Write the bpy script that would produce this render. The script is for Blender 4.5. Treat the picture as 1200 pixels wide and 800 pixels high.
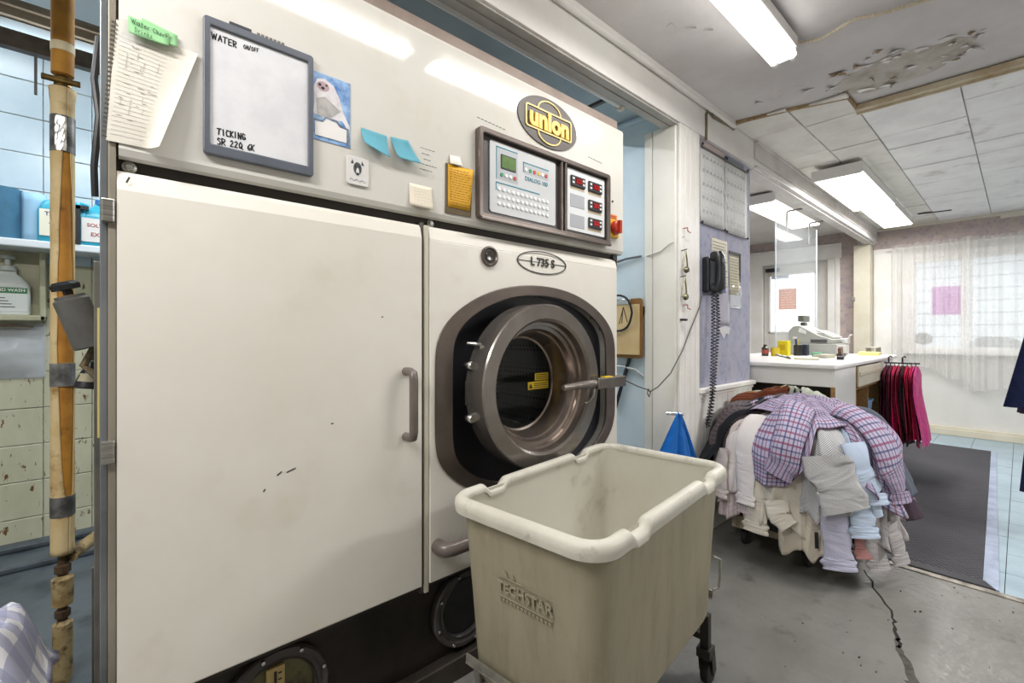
import bpy, bmesh, math, random
from mathutils import Vector, Matrix, noise
for _o in list(bpy.data.objects): bpy.data.objects.remove(_o)
R_ = random.Random(7)
PI = math.pi
SC = bpy.context.scene
COL = SC.collection
# ------------------------------------------------------------------ camera
cam = bpy.data.cameras.new('camera'); cam_o = bpy.data.objects.new('camera', cam); COL.objects.link(cam_o)
cam.sensor_width = 36.0; cam.sensor_fit = 'HORIZONTAL'; cam.lens = 16.0
cam.shift_y = -9.0/1200.0; cam.clip_start = 0.02; cam.clip_end = 200
cam_o.location = (0, 0, 1.2)
cam_o.rotation_euler = (PI/2, 0, math.radians(48.178-90))
SC.camera = cam_o
# ------------------------------------------------------------------ sky and exposure
w = bpy.data.worlds.new('sky'); SC.world = w; w.use_nodes = True
wb = w.node_tree.nodes['Background']; wb.inputs[0].default_value = (0.86, 0.93, 1.0, 1); wb.inputs[1].default_value = 1.35
SC.view_settings.view_transform = 'Standard'; SC.view_settings.look = 'None'
SC.view_settings.gamma = 1.0; SC.view_settings.use_curve_mapping = False
SC.view_settings.exposure = 0.72
TUBE_W = 17.0        # watts per fluorescent tube pair
TUBE_C = (1.0, 0.985, 0.975)
COOL_C = (0.91, 0.96, 1.0)
# ------------------------------------------------------------------ helpers
def lin(h):
    if not isinstance(h, str): return tuple(h)
    h = h.lstrip('#'); o = []
    for i in (0, 2, 4):
        c = int(h[i:i+2], 16)/255
        o.append(c/12.92 if c <= .04045 else ((c+.055)/1.055)**2.4)
    return tuple(o)
MATS = {}
class NT:
    def __init__(s, name):
        s.m = bpy.data.materials.new(name); s.m.use_nodes = True; s.t = s.m.node_tree
        s.b = s.t.nodes['Principled BSDF']; s.out = s.t.nodes['Material Output']
    def n(s, typ, **kw):
        nd = s.t.nodes.new(typ)
        for k, v in kw.items():
            if k in ('operation', 'blend_type', 'data_type', 'noise_dimensions', 'feature', 'wave_type', 'bands_direction', 'wave_profile', 'distance'): setattr(nd, k, v)
            else: nd.inputs[k].default_value = v
        return nd
    def l(s, a, b): s.t.links.new(a, b)
    def math(s, op, a, b=None):
        nd = s.n('ShaderNodeMath', operation=op)
        for i, v in enumerate((a, b)):
            if v is None: continue
            if hasattr(v, 'links'): s.l(v, nd.inputs[i])
            else: nd.inputs[i].default_value = v
        return nd.outputs[0]
    def mix(s, fac, a, b, bt='MIX'):
        nd = s.n('ShaderNodeMix', data_type='RGBA', blend_type=bt)
        for sock, v in ((nd.inputs[0], fac), (nd.inputs[6], a), (nd.inputs[7], b)):
            if hasattr(v, 'links'): s.l(v, sock)
            elif isinstance(v, (int, float)): sock.default_value = v
            else: sock.default_value = (*lin(v), 1)
        return nd.outputs[2]
    def ramp(s, val, lo, hi):
        nd = s.t.nodes.new('ShaderNodeMapRange'); nd.inputs[1].default_value = lo; nd.inputs[2].default_value = hi
        s.l(val, nd.inputs[0]); return nd.outputs[0]
def pm(name, c1, c2=None, scale=6, rough=.5, metal=0, bump=0, bscale=60, lo=.4, hi=.65, coat=0, spec=.5, stretch=None, detail=5, trans=0, c3=None, s3=30, lo3=.6, hi3=.7):
    if name in MATS: return MATS[name]
    q = NT(name); b = q.b
    b.inputs['Base Color'].default_value = (*lin(c1), 1); b.inputs['Roughness'].default_value = rough
    b.inputs['Metallic'].default_value = metal; b.inputs['Coat Weight'].default_value = coat; b.inputs['Specular IOR Level'].default_value = spec
    b.inputs['Transmission Weight'].default_value = trans
    tc = q.n('ShaderNodeNewGeometry'); co = tc.outputs['Position']
    if stretch:
        mp = q.n('ShaderNodeMapping'); mp.inputs['Scale'].default_value = stretch; q.l(co, mp.inputs[0]); co = mp.outputs[0]
    if c2:
        nz = q.n('ShaderNodeTexNoise', Scale=scale, Detail=detail, Roughness=.6); q.l(co, nz.inputs['Vector'])
        col = q.mix(q.ramp(nz.outputs[0], lo, hi), c1, c2)
        if c3:
            n3 = q.n('ShaderNodeTexNoise', Scale=s3, Detail=4, Roughness=.65); q.l(co, n3.inputs['Vector'])
            col = q.mix(q.ramp(n3.outputs[0], lo3, hi3), col, c3)
        q.l(col, b.inputs['Base Color'])
    if bump:
        nb = q.n('ShaderNodeTexNoise', Scale=bscale, Detail=4); q.l(co, nb.inputs['Vector'])
        bp = q.n('ShaderNodeBump', Strength=bump, Distance=.004); q.l(nb.outputs[0], bp.inputs['Height']); q.l(bp.outputs[0], b.inputs['Normal'])
    MATS[name] = q.m; return q.m
def emit(name, col, strength):
    if name in MATS: return MATS[name]
    q = NT(name); e = q.n('ShaderNodeEmission'); e.inputs[0].default_value = (*lin(col), 1); e.inputs[1].default_value = strength
    q.l(e.outputs[0], q.out.inputs[0]); MATS[name] = q.m; return q.m
def sheer(name, col, alpha, gloss=0.0, rough=.1, transl=True):
    if name in MATS: return MATS[name]
    q = NT(name); t = q.n('ShaderNodeBsdfTransparent'); mx = q.n('ShaderNodeMixShader'); mx.inputs[0].default_value = alpha
    q.b.inputs['Base Color'].default_value = (*lin(col), 1); q.b.inputs['Roughness'].default_value = rough if not transl else .9
    src = q.b.outputs[0]
    if transl:
        tr = q.n('ShaderNodeBsdfTranslucent'); tr.inputs[0].default_value = (*lin(col), 1)
        m2 = q.n('ShaderNodeMixShader'); m2.inputs[0].default_value = .5; q.l(q.b.outputs[0], m2.inputs[1]); q.l(tr.outputs[0], m2.inputs[2]); src = m2.outputs[0]
    q.l(t.outputs[0], mx.inputs[1]); q.l(src, mx.inputs[2]); q.l(mx.outputs[0], q.out.inputs[0]); MATS[name] = q.m; return q.m
def cloth(name, base, kind=None, c1=None, c2=None, f=60, wd=.25, rough=.85, bump=.25):
    """woven fabric; stripes/checks/dots follow the metric UV of the garment"""
    if name in MATS: return MATS[name]
    q = NT(name); q.b.inputs['Roughness'].default_value = rough; q.b.inputs['Sheen Weight'].default_value = .06
    q.b.inputs['Specular IOR Level'].default_value = .2
    uv = q.n('ShaderNodeTexCoord').outputs['UV']; sp = q.n('ShaderNodeSeparateXYZ'); q.l(uv, sp.inputs[0]); U, V = sp.outputs[0], sp.outputs[1]
    nz = q.n('ShaderNodeTexNoise', Scale=9.0, Detail=3.0); q.l(uv, nz.inputs['Vector'])
    col = q.mix(q.math('MULTIPLY', nz.outputs[0], .22), base, tuple(c*.72 for c in lin(base)))
    def line(s, fr, wdt, ph=0): return q.math('LESS_THAN', q.math('FRACT', q.math('ADD', q.math('MULTIPLY', s, fr), ph)), wdt)
    if kind == 'check':
        col = q.mix(q.math('MULTIPLY', line(U, f, wd), .75), col, c1); col = q.mix(q.math('MULTIPLY', line(V, f, wd), .75), col, c2)
        if wd < .4:
            col = q.mix(q.math('MULTIPLY', line(U, f, wd*.8, .5), .7), col, c2); col = q.mix(q.math('MULTIPLY', line(V, f, wd*.8, .5), .7), col, c1)
    elif kind == 'diag':
        col = q.mix(q.math('MULTIPLY', line(q.math('ADD', U, V), f, wd), .8), col, c1)
        col = q.mix(q.math('MULTIPLY', line(q.math('SUBTRACT', U, V), f*.5, .2), .4), col, c1)
    elif kind == 'stripe':
        col = q.mix(q.math('MULTIPLY', line(U, f, wd), .6), col, c1)
    elif kind == 'dot':
        d = q.math('MULTIPLY', line(U, f, wd), line(V, f, wd)); col = q.mix(q.math('MULTIPLY', d, .6), col, c1)
    q.l(col, q.b.inputs['Base Color'])
    nb = q.n('ShaderNodeTexNoise', Scale=420.0, Detail=2.0); q.l(uv, nb.inputs['Vector'])
    nb2 = q.n('ShaderNodeTexNoise', Scale=22.0, Detail=3.0); q.l(uv, nb2.inputs['Vector'])
    nb3 = q.n('ShaderNodeTexNoise', Scale=5.0, Detail=2.5, Distortion=1.2); q.l(uv, nb3.inputs['Vector'])
    rid = q.math('ABSOLUTE', q.math('SUBTRACT', nb3.outputs[0], .5))
    hs = q.math('SUBTRACT', q.math('ADD', q.math('MULTIPLY', nb.outputs[0], .12), q.math('MULTIPLY', nb2.outputs[0], .2)), q.math('MULTIPLY', q.math('MINIMUM', rid, .14), 7.0))
    bp = q.n('ShaderNodeBump', Strength=min(1, bump*2), Distance=.007); q.l(hs, bp.inputs['Height']); q.l(bp.outputs[0], q.b.inputs['Normal'])
    MATS[name] = q.m; return q.m

TINY = {'day_numbers', 'grid_lines', 'print', 'ruled_lines', 'pencil_marks', 'note_writing', 'printed_lines', 'form_print', 'label_print', 'torn_edge', 'gauge_digits', 'gauge_buttons', 'gauge_scale', 'panel_lines', 'panel_fields', 'script_line', 'chip_marks', 'pen_stroke', 'panel_lettering', 'moulded_lettering', 'oval_badge', 'side_sticker', 'dog_face', 'dog_eyes', 'siding_lines', 'emblem_outline', 'handwriting'}
class Fr:
    """flat working frame: origin, U (right), V (up), N = U x V (outward)"""
    def __init__(s, o, U, V): s.o = Vector(o); s.U = Vector(U).normalized(); s.V = Vector(V).normalized(); s.N = s.U.cross(s.V)
    def p(s, u, v, n=0): return s.o + s.U*u + s.V*v + s.N*n
class MB:
    def __init__(s): s.v = []; s.f = []; s.mi = []; s.uv = []; s.m = 0
    def add(s, vs, fs, uv=None):
        k = len(s.v); s.v += [tuple(p) for p in vs]; s.uv += (uv if uv else [(0, 0)]*len(vs))
        for f in fs: s.f.append(tuple(i+k for i in f)); s.mi.append(s.m)
        return s
    def box(s, x0, x1, y0, y1, z0, z1):
        v = [(x, y, z) for x in (x0, x1) for y in (y0, y1) for z in (z0, z1)]
        return s.add(v, [(0, 1, 3, 2), (4, 6, 7, 5), (0, 4, 5, 1), (2, 3, 7, 6), (0, 2, 6, 4), (1, 5, 7, 3)])
    def fbox(s, F, u0, u1, v0, v1, n0, n1):
        v = [F.p(u, a, n) for u in (u0, u1) for a in (v0, v1) for n in (n0, n1)]
        return s.add(v, [(0, 1, 3, 2), (4, 6, 7, 5), (0, 4, 5, 1), (2, 3, 7, 6), (0, 2, 6, 4), (1, 5, 7, 3)])
    def obar(s, p0, p1, wd, ht, up=(0, 0, 1)):
        p0, p1 = Vector(p0), Vector(p1); d = (p1-p0).normalized(); u = Vector(up); a = d.cross(u).normalized(); b = a.cross(d).normalized()
        v = [p + a*(sx*wd/2) + b*(sz*ht/2) for p in (p0, p1) for sx in (-1, 1) for sz in (-1, 1)]
        return s.add(v, [(0, 1, 3, 2), (4, 6, 7, 5), (0, 4, 5, 1), (2, 3, 7, 6), (0, 2, 6, 4), (1, 5, 7, 3)])
    def basis(s, d):
        d = Vector(d).normalized(); a = Vector((0, 0, 1)) if abs(d.z) < .9 else Vector((1, 0, 0))
        u = d.cross(a).normalized(); return u, d.cross(u).normalized(), d
    def cyl(s, p0, p1, r0, r1=None, n=16, caps=True):
        r1 = r0 if r1 is None else r1; p0, p1 = Vector(p0), Vector(p1); u, w_, d = s.basis(p1-p0)
        v = [p + (u*math.cos(2*PI*i/n) + w_*math.sin(2*PI*i/n))*r for p, r in ((p0, r0), (p1, r1)) for i in range(n)]
        f = [(i, (i+1) % n, n+(i+1) % n, n+i) for i in range(n)]
        if caps: f += [tuple(range(n-1, -1, -1)), tuple(range(n, 2*n))]
        return s.add(v, f)
    def lathe(s, prof, o, axis=(0, 0, 1), n=24, capa=True, capb=True, sx=1.0):
        """prof = [(radius, height along axis)]"""
        u, w_, d = s.basis(axis); o = Vector(o); v = []; m = len(prof)
        for r, h in prof:
            v += [o + d*h + (u*math.cos(2*PI*i/n)*sx + w_*math.sin(2*PI*i/n))*r for i in range(n)]
        f = [(k*n+i, k*n+(i+1) % n, (k+1)*n+(i+1) % n, (k+1)*n+i) for k in range(m-1) for i in range(n)]
        if capa and prof[0][0] > 1e-5: f.append(tuple(range(n-1, -1, -1)))
        if capb and prof[-1][0] > 1e-5: f.append(tuple(range((m-1)*n, m*n)))
        return s.add(v, f)
    def tube(s, pts, r, n=8, closed=False, caps=True):
        P = [Vector(p) for p in pts]; m = len(P); v = []; rs = r if isinstance(r, (list, tuple)) else [r]*m
        prev = None
        for i in range(m):
            a = P[(i-1) % m] if (closed or i > 0) else P[i]; b = P[(i+1) % m] if (closed or i < m-1) else P[i]
            d = (b-a).normalized()
            if prev is None: u = s.basis(d)[0]
            else: u = (prev - d*prev.dot(d)); u = u.normalized() if u.length > 1e-6 else s.basis(d)[0]
            prev = u; w_ = d.cross(u)
            v += [P[i] + (u*math.cos(2*PI*j/n) + w_*math.sin(2*PI*j/n))*rs[i] for j in range(n)]
        mm = m if closed else m-1
        f = [(i*n+j, i*n+(j+1) % n, ((i+1) % m)*n+(j+1) % n, ((i+1) % m)*n+j) for i in range(mm) for j in range(n)]
        if caps and not closed: f += [tuple(range(n-1, -1, -1)), tuple(range((m-1)*n, m*n))]
        return s.add(v, f)
    def prism(s, F, poly, n0, n1):
        m = len(poly); v = [F.p(a, b, n) for n in (n0, n1) for a, b in poly]
        f = [(i, (i+1) % m, m+(i+1) % m, m+i) for i in range(m)] + [tuple(range(m-1, -1, -1)), tuple(range(m, 2*m))]
        return s.add(v, f, [(a, b) for n in (0, 1) for a, b in poly])
    def loft(s, loops, closed=True):
        m = len(loops[0]); v = [p for L in loops for p in L]; f = []
        for k in range(len(loops)-1):
            for i in range(m if closed else m-1):
                j = (i+1) % m; f.append((k*m+i, k*m+j, (k+1)*m+j, (k+1)*m+i))
        return s.add(v, f)
    def grid(s, nu, nv, fn, uvf=None):
        v = []; uv = []
        for i in range(nu+1):
            for j in range(nv+1):
                a, b = i/nu, j/nv; v.append(fn(a, b)); uv.append(uvf(a, b) if uvf else (a, b))
        f = [(i*(nv+1)+j, (i+1)*(nv+1)+j, (i+1)*(nv+1)+j+1, i*(nv+1)+j+1) for i in range(nu) for j in range(nv)]
        return s.add(v, f, uv)
    def ribbon(s, F, pts, wd, n=0.0006):
        for (a, b), (c, d) in zip(pts, pts[1:]):
            L = math.hypot(c-a, d-b)
            if L < 1e-7: continue
            px, py = -(d-b)/L*wd/2, (c-a)/L*wd/2; ex, ey = (c-a)/L*wd*.3, (d-b)/L*wd*.3
            q = [(a-ex+px, b-ey+py), (c+ex+px, d+ey+py), (c+ex-px, d+ey-py), (a-ex-px, b-ey-py)]
            s.add([F.p(x, y, n) for x, y in reversed(q)], [(0, 1, 2, 3)])
        return s
    def plate_hole(s, F, rect, loop, n0, n1):
        """plate with one hole: rect (u0,u1,v0,v1), loop = hole outline points, ccw"""
        u0, u1, v0, v1 = rect; cx = sum(p[0] for p in loop)/len(loop); cy = sum(p[1] for p in loop)/len(loop)
        def hit(dx, dy):
            t = 1e9
            if dx > 1e-9: t = min(t, (u1-cx)/dx)
            if dx < -1e-9: t = min(t, (u0-cx)/dx)
            if dy > 1e-9: t = min(t, (v1-cy)/dy)
            if dy < -1e-9: t = min(t, (v0-cy)/dy)
            return (cx+dx*t, cy+dy*t)
        out = [hit(p[0]-cx, p[1]-cy) for p in loop]
        for cn in ((u0, v0), (u1, v0), (u1, v1), (u0, v1)):
            k = min(range(len(out)), key=lambda i: (out[i][0]-cn[0])**2+(out[i][1]-cn[1])**2); out[k] = cn
        lp = list(loop)
        L = [[F.p(a, b, n) for a, b in q] for q, n in ((lp, n0), (lp, n1), (out, n1), (out, n0), (lp, n0))]
        return s.loft(L)
    def build(s, name, mats, parent=None, smooth=False, bevel=0, seg=2, solid=0, sub=0, angle=38, kind=None, label=None):
        if not isinstance(mats, (list, tuple)): mats = [mats]
        me = bpy.data.meshes.new(name)
        off = Vector((0, 0, 0))
        if parent is None:
            xs = [p[0] for p in s.v]; ys = [p[1] for p in s.v]; zs = [p[2] for p in s.v]
            off = Vector(((min(xs)+max(xs))/2, (min(ys)+max(ys))/2, min(zs)))
        me.from_pydata([tuple(Vector(p)-off) for p in s.v], [], s.f)
        for m in mats: me.materials.append(m)
        me.polygons.foreach_set('material_index', s.mi)
        if any(u != (0, 0) for u in s.uv):
            ul = me.uv_layers.new(name='UVMap')
            for lp in me.loops: ul.data[lp.index].uv = s.uv[lp.vertex_index]
        bm = bmesh.new(); bm.from_mesh(me); bmesh.ops.recalc_face_normals(bm, faces=bm.faces[:]); bm.to_mesh(me); bm.free()
        if smooth:
            me.polygons.foreach_set('use_smooth', [True]*len(me.polygons))
            try: me.set_sharp_from_angle(angle=math.radians(angle))
            except Exception: pass
        me.update()
        o = bpy.data.objects.new(name, me); COL.objects.link(o)
        if parent is None: o.location = off
        else: adopt(o, parent)
        if solid: md = o.modifiers.new('solid', 'SOLIDIFY'); md.thickness = solid; md.offset = 0
        if bevel: md = o.modifiers.new('bevel', 'BEVEL'); md.width = bevel; md.segments = seg; md.limit_method = 'ANGLE'; md.angle_limit = math.radians(40)
        if sub: md = o.modifiers.new('sub', 'SUBSURF'); md.levels = sub; md.render_levels = sub
        if kind is None and parent is not None and name in TINY: kind = 'stuff'
        if kind: o['kind'] = kind
        if label: o['label'] = label
        return o
def adopt(o, parent):
    o.parent = parent
    t = parent
    loc = Vector((0, 0, 0))
    while t is not None:
        loc = loc + t.location; t = t.parent
    o.matrix_parent_inverse = Matrix.Translation(-parent_world(parent))
def parent_world(p):
    """world translation of a parent: things carry a location, their parts stay at zero with the inverse set"""
    t = Vector(p.location)
    if p.parent is not None: t = t + parent_world(p.parent) + p.matrix_parent_inverse.translation
    return t
def thing(name, label, cat, loc=(0, 0, 0), group=None):
    o = bpy.data.objects.new(name, None); o.empty_display_size = .05; COL.objects.link(o); o.location = loc
    o['label'] = label; o['category'] = cat
    if group: o['group'] = group
    return o
def tag(o, label, cat, group=None):
    o['label'] = label; o['category'] = cat
    if group: o['group'] = group
    return o
def dup(root, dloc, label, group=None):
    r = root.copy(); COL.objects.link(r); r.location = root.location + Vector(dloc)
    r['label'] = label
    if group: r['group'] = group
    for ch in list(root.children):
        c = ch.copy(); COL.objects.link(c); c.parent = r; c.matrix_parent_inverse = ch.matrix_parent_inverse.copy()
        for g in list(ch.children):
            d = g.copy(); COL.objects.link(d); d.parent = c; d.matrix_parent_inverse = g.matrix_parent_inverse.copy()
    return r
def struct(name, mb, mats, **k):
    return mb.build(name, mats, None, kind='structure', **k)
def text_mb(F, s, size, ext=.0008, bold=0, n=.0004, ax='CENTER', shear=0, sx=1.0, mb=None):
    cu = bpy.data.curves.new('lettering', 'FONT'); cu.body = s; cu.size = size; cu.align_x = ax; cu.align_y = 'CENTER'
    cu.extrude = ext; cu.offset = bold; cu.shear = shear; cu.resolution_u = 3
    o = bpy.data.objects.new('lettering', cu); me = bpy.data.meshes.new_from_object(o)
    mb = mb or MB(); mb.add([F.p(v.co.x*sx, v.co.y, v.co.z+ext+n) for v in me.vertices], [tuple(p.vertices) for p in me.polygons])
    bpy.data.objects.remove(o); bpy.data.curves.remove(cu); bpy.data.meshes.remove(me); return mb
GL = {'W': [[(0, 1), (.2, 0), (.4, .8), (.6, 0), (.85, 1)]], 'A': [[(0, 0), (.35, 1), (.65, 0)], [(.12, .35), (.6, .4)]], 'T': [[(0, .95), (.7, 1)], [(.35, 1), (.3, 0)]],
      'E': [[(.55, 1), (.05, .95), (.05, 0), (.55, .05)], [(.05, .5), (.45, .52)]], 'R': [[(.05, 0), (.05, 1), (.5, .9), (.5, .6), (.08, .5), (.6, 0)]],
      'O': [[(.3, 1), (.05, .6), (.15, .05), (.5, .05), (.6, .6), (.3, 1)]], 'N': [[(.05, 0), (.08, 1), (.5, 0), (.55, 1)]], '/': [[(0, -.1), (.4, 1.2)]],
      'F': [[(.5, 1), (.05, .95), (.05, 0)], [(.05, .5), (.4, .52)]], 'I': [[(.15, 1), (.15, 0)]], 'C': [[(.55, .9), (.2, 1), (.03, .5), (.2, 0), (.55, .1)]],
      'K': [[(.05, 1), (.05, 0)], [(.5, 1), (.08, .45), (.55, 0)]], 'G': [[(.55, .85), (.2, 1), (.03, .5), (.2, 0), (.55, .1), (.55, .45), (.3, .45)]],
      'S': [[(.55, .9), (.2, 1), (.1, .7), (.5, .4), (.45, .05), (.05, .05)]], '2': [[(.05, .8), (.3, 1), (.5, .75), (.05, .05), (.55, .05)]],
      'Q': [[(.3, 1), (.05, .6), (.15, .05), (.5, .05), (.6, .6), (.3, 1)], [(.35, .3), (.7, -.1)]], '6': [[(.5, 1), (.1, .5), (.1, .1), (.45, .02), (.5, .35), (.12, .4)]],
      'a': [[(.5, .6), (.1, .55), (.1, .05), (.45, .1), (.5, .6), (.55, 0)]], 't': [[(.2, 1), (.2, .05), (.4, .05)], [(0, .65), (.4, .7)]], 'e': [[(.05, .35), (.45, .4), (.3, .62), (.06, .4), (.15, .02), (.45, .1)]],
      'r': [[(.08, .6), (.08, 0)], [(.08, .4), (.35, .6)]], 'h': [[(.06, 1), (.06, 0)], [(.06, .4), (.3, .6), (.42, 0)]], 'c': [[(.42, .55), (.1, .5), (.1, .08), (.42, .08)]],
      'k': [[(.06, 1), (.06, 0)], [(.4, .6), (.08, .3), (.42, 0)]], 'D': [[(.06, 0), (.06, 1), (.5, .7), (.45, .15), (.06, 0)]], 'i': [[(.1, .6), (.1, 0)], [(.1, .85), (.12, .9)]],
      'n': [[(.06, .6), (.06, 0)], [(.06, .4), (.3, .6), (.42, 0)]], 's': [[(.4, .58), (.1, .5), (.38, .2), (.05, .02)]], ' ': []}
def scrawl(mb, F, u, v, s, h, wd, slope=0, n=.0008, seed=1):
    r = random.Random(seed); x = u
    for ch in s:
        for st in GL.get(ch, []):
            mb.ribbon(F, [(x+a*h*.8+r.uniform(-.03, .03)*h, v+b*h+slope*(x-u)+r.uniform(-.03, .03)*h) for a, b in st], wd, n)
        wch = max([a for st in GL.get(ch, []) for a, b in st] + [.4]); x += (wch+.22)*h*.8
    return mb
def circ(cx, cy, rx, ry=None, n=48, e=2.0, a0=0):
    ry = ry or rx; o = []
    for i in range(n):
        t = 2*PI*i/n + a0; c, s_ = math.cos(t), math.sin(t)
        o.append((cx + rx*math.copysign(abs(c)**(2/e), c), cy + ry*math.copysign(abs(s_)**(2/e), s_)))
    return o
def rrect(u0, u1, v0, v1, r, n=5):
    o = []
    for cx, cy, a in ((u1-r, v1-r, 0), (u0+r, v1-r, 90), (u0+r, v0+r, 180), (u1-r, v0+r, 270)):
        for i in range(n+1):
            t = math.radians(a+90*i/n); o.append((cx+r*math.cos(t), cy+r*math.sin(t)))
    return o
def ringplate(mb, F, lo, li, n0, n1):
    return mb.loft([[F.p(a, b, n) for a, b in q] for q, n in ((li, n0), (li, n1), (lo, n1), (lo, n0), (li, n0))])
# ================================================================== SETTING
D = 1.28                                   # front plane of the cleaning machine
WHITE = pm('painted_white', '#F1EFEB', '#E4E1DA', scale=3, rough=.55, bump=.15, bscale=40)
CREAM = pm('cream_paint', '#DDD7C4', '#D2CAB4', scale=3, rough=.5)
PLASTER = pm('ceiling_plaster', '#DBD8D7', '#C8C4C3', scale=1.6, rough=.85, bump=.4, bscale=18, c3='#B9AD9C', s3=2.2, lo3=.62, hi3=.75)
WALLPAPER = pm('mauve_wallpaper', '#9FA2B6', '#AEABB8', scale=9, rough=.8, bump=.1, lo=.35, hi=.7, c3='#8689A4', s3=24, lo3=.5, hi3=.75)
FRIEZE = pm('mauve_pink_wallpaper', '#B3A6A6', '#C4B3A8', scale=9, rough=.8, lo=.35, hi=.7, c3='#958D98', s3=22, lo3=.5, hi3=.75)
BLUEWALL = pm('pale_blue_paint', '#D2E1EA', '#C2D6E3', scale=2.5, rough=.6, bump=.15, bscale=30)
BLUECEIL = pm('dull_blue_paint', '#B2C0C6', '#A2B2B9', scale=3, rough=.7)
CONCRETE = pm('grey_floor_paint', '#787671', '#8E8C87', scale=2.4, rough=.34, bump=1.0, bscale=26, lo=.35, hi=.7, c3='#5F5C56', s3=7, lo3=.6, hi3=.78, detail=8)
DARKFLOOR = pm('slate_floor_paint', '#525A60', '#3F474D', scale=3, rough=.45, bump=.6, bscale=14, c3='#2E363C', s3=6, lo3=.55, hi3=.75)
BLUETILE = pm('pale_blue_floor_paint', '#A6B9C3', '#96ABB6', scale=3.5, rough=.4, c3='#8FA5AC', s3=9, lo3=.6, hi3=.8)
DARKGAP = pm('dark_gap', '#3A3530', rough=.9)
BRASSY = pm('stained_edge', '#8A7253', '#B59D78', scale=14, rough=.7)
STEEL = pm('brushed_steel', '#B9B7B0', '#8F8D86', scale=20, rough=.32, metal=.9, stretch=(1, 1, 12))
BLACK = pm('black_plastic', '#17181B', '#222327', scale=20, rough=.4)
CHROME = pm('chrome', '#D8D8D8', rough=.18, metal=1)
# floors
def slab(name, x0, x1, y0, y1, z0, z1, m, **k): return struct(name, MB().box(x0, x1, y0, y1, z0, z1), m, **k)
FLOOR = slab('floor', -2.5, 3.07, -3, 1.42, -.12, 0, CONCRETE)
slab('floor', -2.5, 2.36, 1.42, 3.64, -.12, 0, DARKFLOOR)
BFL = slab('floor', 3.07, 7.61, -3, 3.64, -.12, -.008, DARKGAP)
tm = MB().box(-.1485, .1485, -.1485, .1485, -.0075, 0)
t0 = None
for i in range(15):
    for j in range(9):
        x, y = 3.22+i*.3, 1.1-j*.3
        if x > 7.45: continue
        if t0 is None: t0 = tm.build('floor_tile', BLUETILE, BFL); t = t0
        else: t = bpy.data.objects.new('floor_tile', t0.data); COL.objects.link(t); adopt(t, BFL)
        t.location = Vector((x, y, R_.uniform(-.0008, .0006)))
struct('trim_1', MB().box(3.045, 3.085, -.6, .95, 0, .006), pm('worn_metal_strip', '#B8B2A6', '#7C766C', scale=18, rough=.45, metal=.5), bevel=.002)
# cracks and bare patches in the grey floor paint
def blotch(pts, z=.0012):
    mb = MB(); mb.prism(Fr((0, 0, 0), (1, 0, 0), (0, 1, 0)), pts, 0, z); return mb
CR = pm('bare_concrete', '#5E5B55', '#45423C', scale=30, rough=.9, bump=.5, bscale=120)
def crackline(pts, w0, w1, seed):
    r = random.Random(seed); fine = []
    for (a, b), (c, d) in zip(pts, pts[1:]):
        for k in range(4):
            t = k/4; fine.append((a+(c-a)*t+r.uniform(-.008, .008), b+(d-b)*t+r.uniform(-.008, .008)))
    fine.append(pts[-1]); L, Q = [], []
    for i, (x, y) in enumerate(fine):
        t = i/(len(fine)-1); w_ = w0+(w1-w0)*t; a = fine[max(i-1, 0)]; b = fine[min(i+1, len(fine)-1)]
        dx, dy = b[0]-a[0], b[1]-a[1]; l = math.hypot(dx, dy) or 1
        L.append((x-dy/l*w_*r.uniform(.4, 1), y+dx/l*w_*r.uniform(.4, 1))); Q.append((x+dy/l*w_*r.uniform(.4, 1), y-dx/l*w_*r.uniform(.4, 1)))
    mb = MB()
    for i in range(len(L)-1):
        v = [(p[0], p[1], z) for z in (0, .0012) for p in (L[i], L[i+1], Q[i+1], Q[i])]
        mb.add(v, [(4, 5, 6, 7), (0, 1, 5, 4), (2, 3, 7, 6)])
    return mb
DK = pm('crack_dark', '#2E2B27', rough=.95)  # darker concrete exposed in the cracks and chips
CRACKPTS = [(2.88, .53), (2.66, .44), (2.5, .36), (2.41, .35), (2.33, .315), (2.26, .315)]
crackline(CRACKPTS, .004, .009, 3).build('floor_crack', DK, FLOOR)
crackline([(2.33, .32), (2.22, .30), (2.08, .245), (2.02, .25), (1.93, .27), (1.86, .28), (1.7, .32)], .012, .026, 5).build('floor_crack', CR, FLOOR)
blotch([(2.06, .245), (2.03, .19), (1.99, .165), (1.965, .2), (1.98, .255), (1.92, .275), (1.95, .30), (2.0, .29), (2.04, .275)]).build('bare_patch', CR, FLOOR)
for i in range(40):
    x, y = R_.uniform(1.75, 3.0), R_.uniform(-.05, .62); s = R_.uniform(.002, .008)
    n = 7; blotch([(x+math.cos(2*PI*k/n)*s*R_.uniform(.5, 1.6), y+math.sin(2*PI*k/n)*s*R_.uniform(.3, .8)) for k in range(n)], .001).build('paint_chip', R_.choice([CR, DK, CR]), FLOOR)
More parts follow.
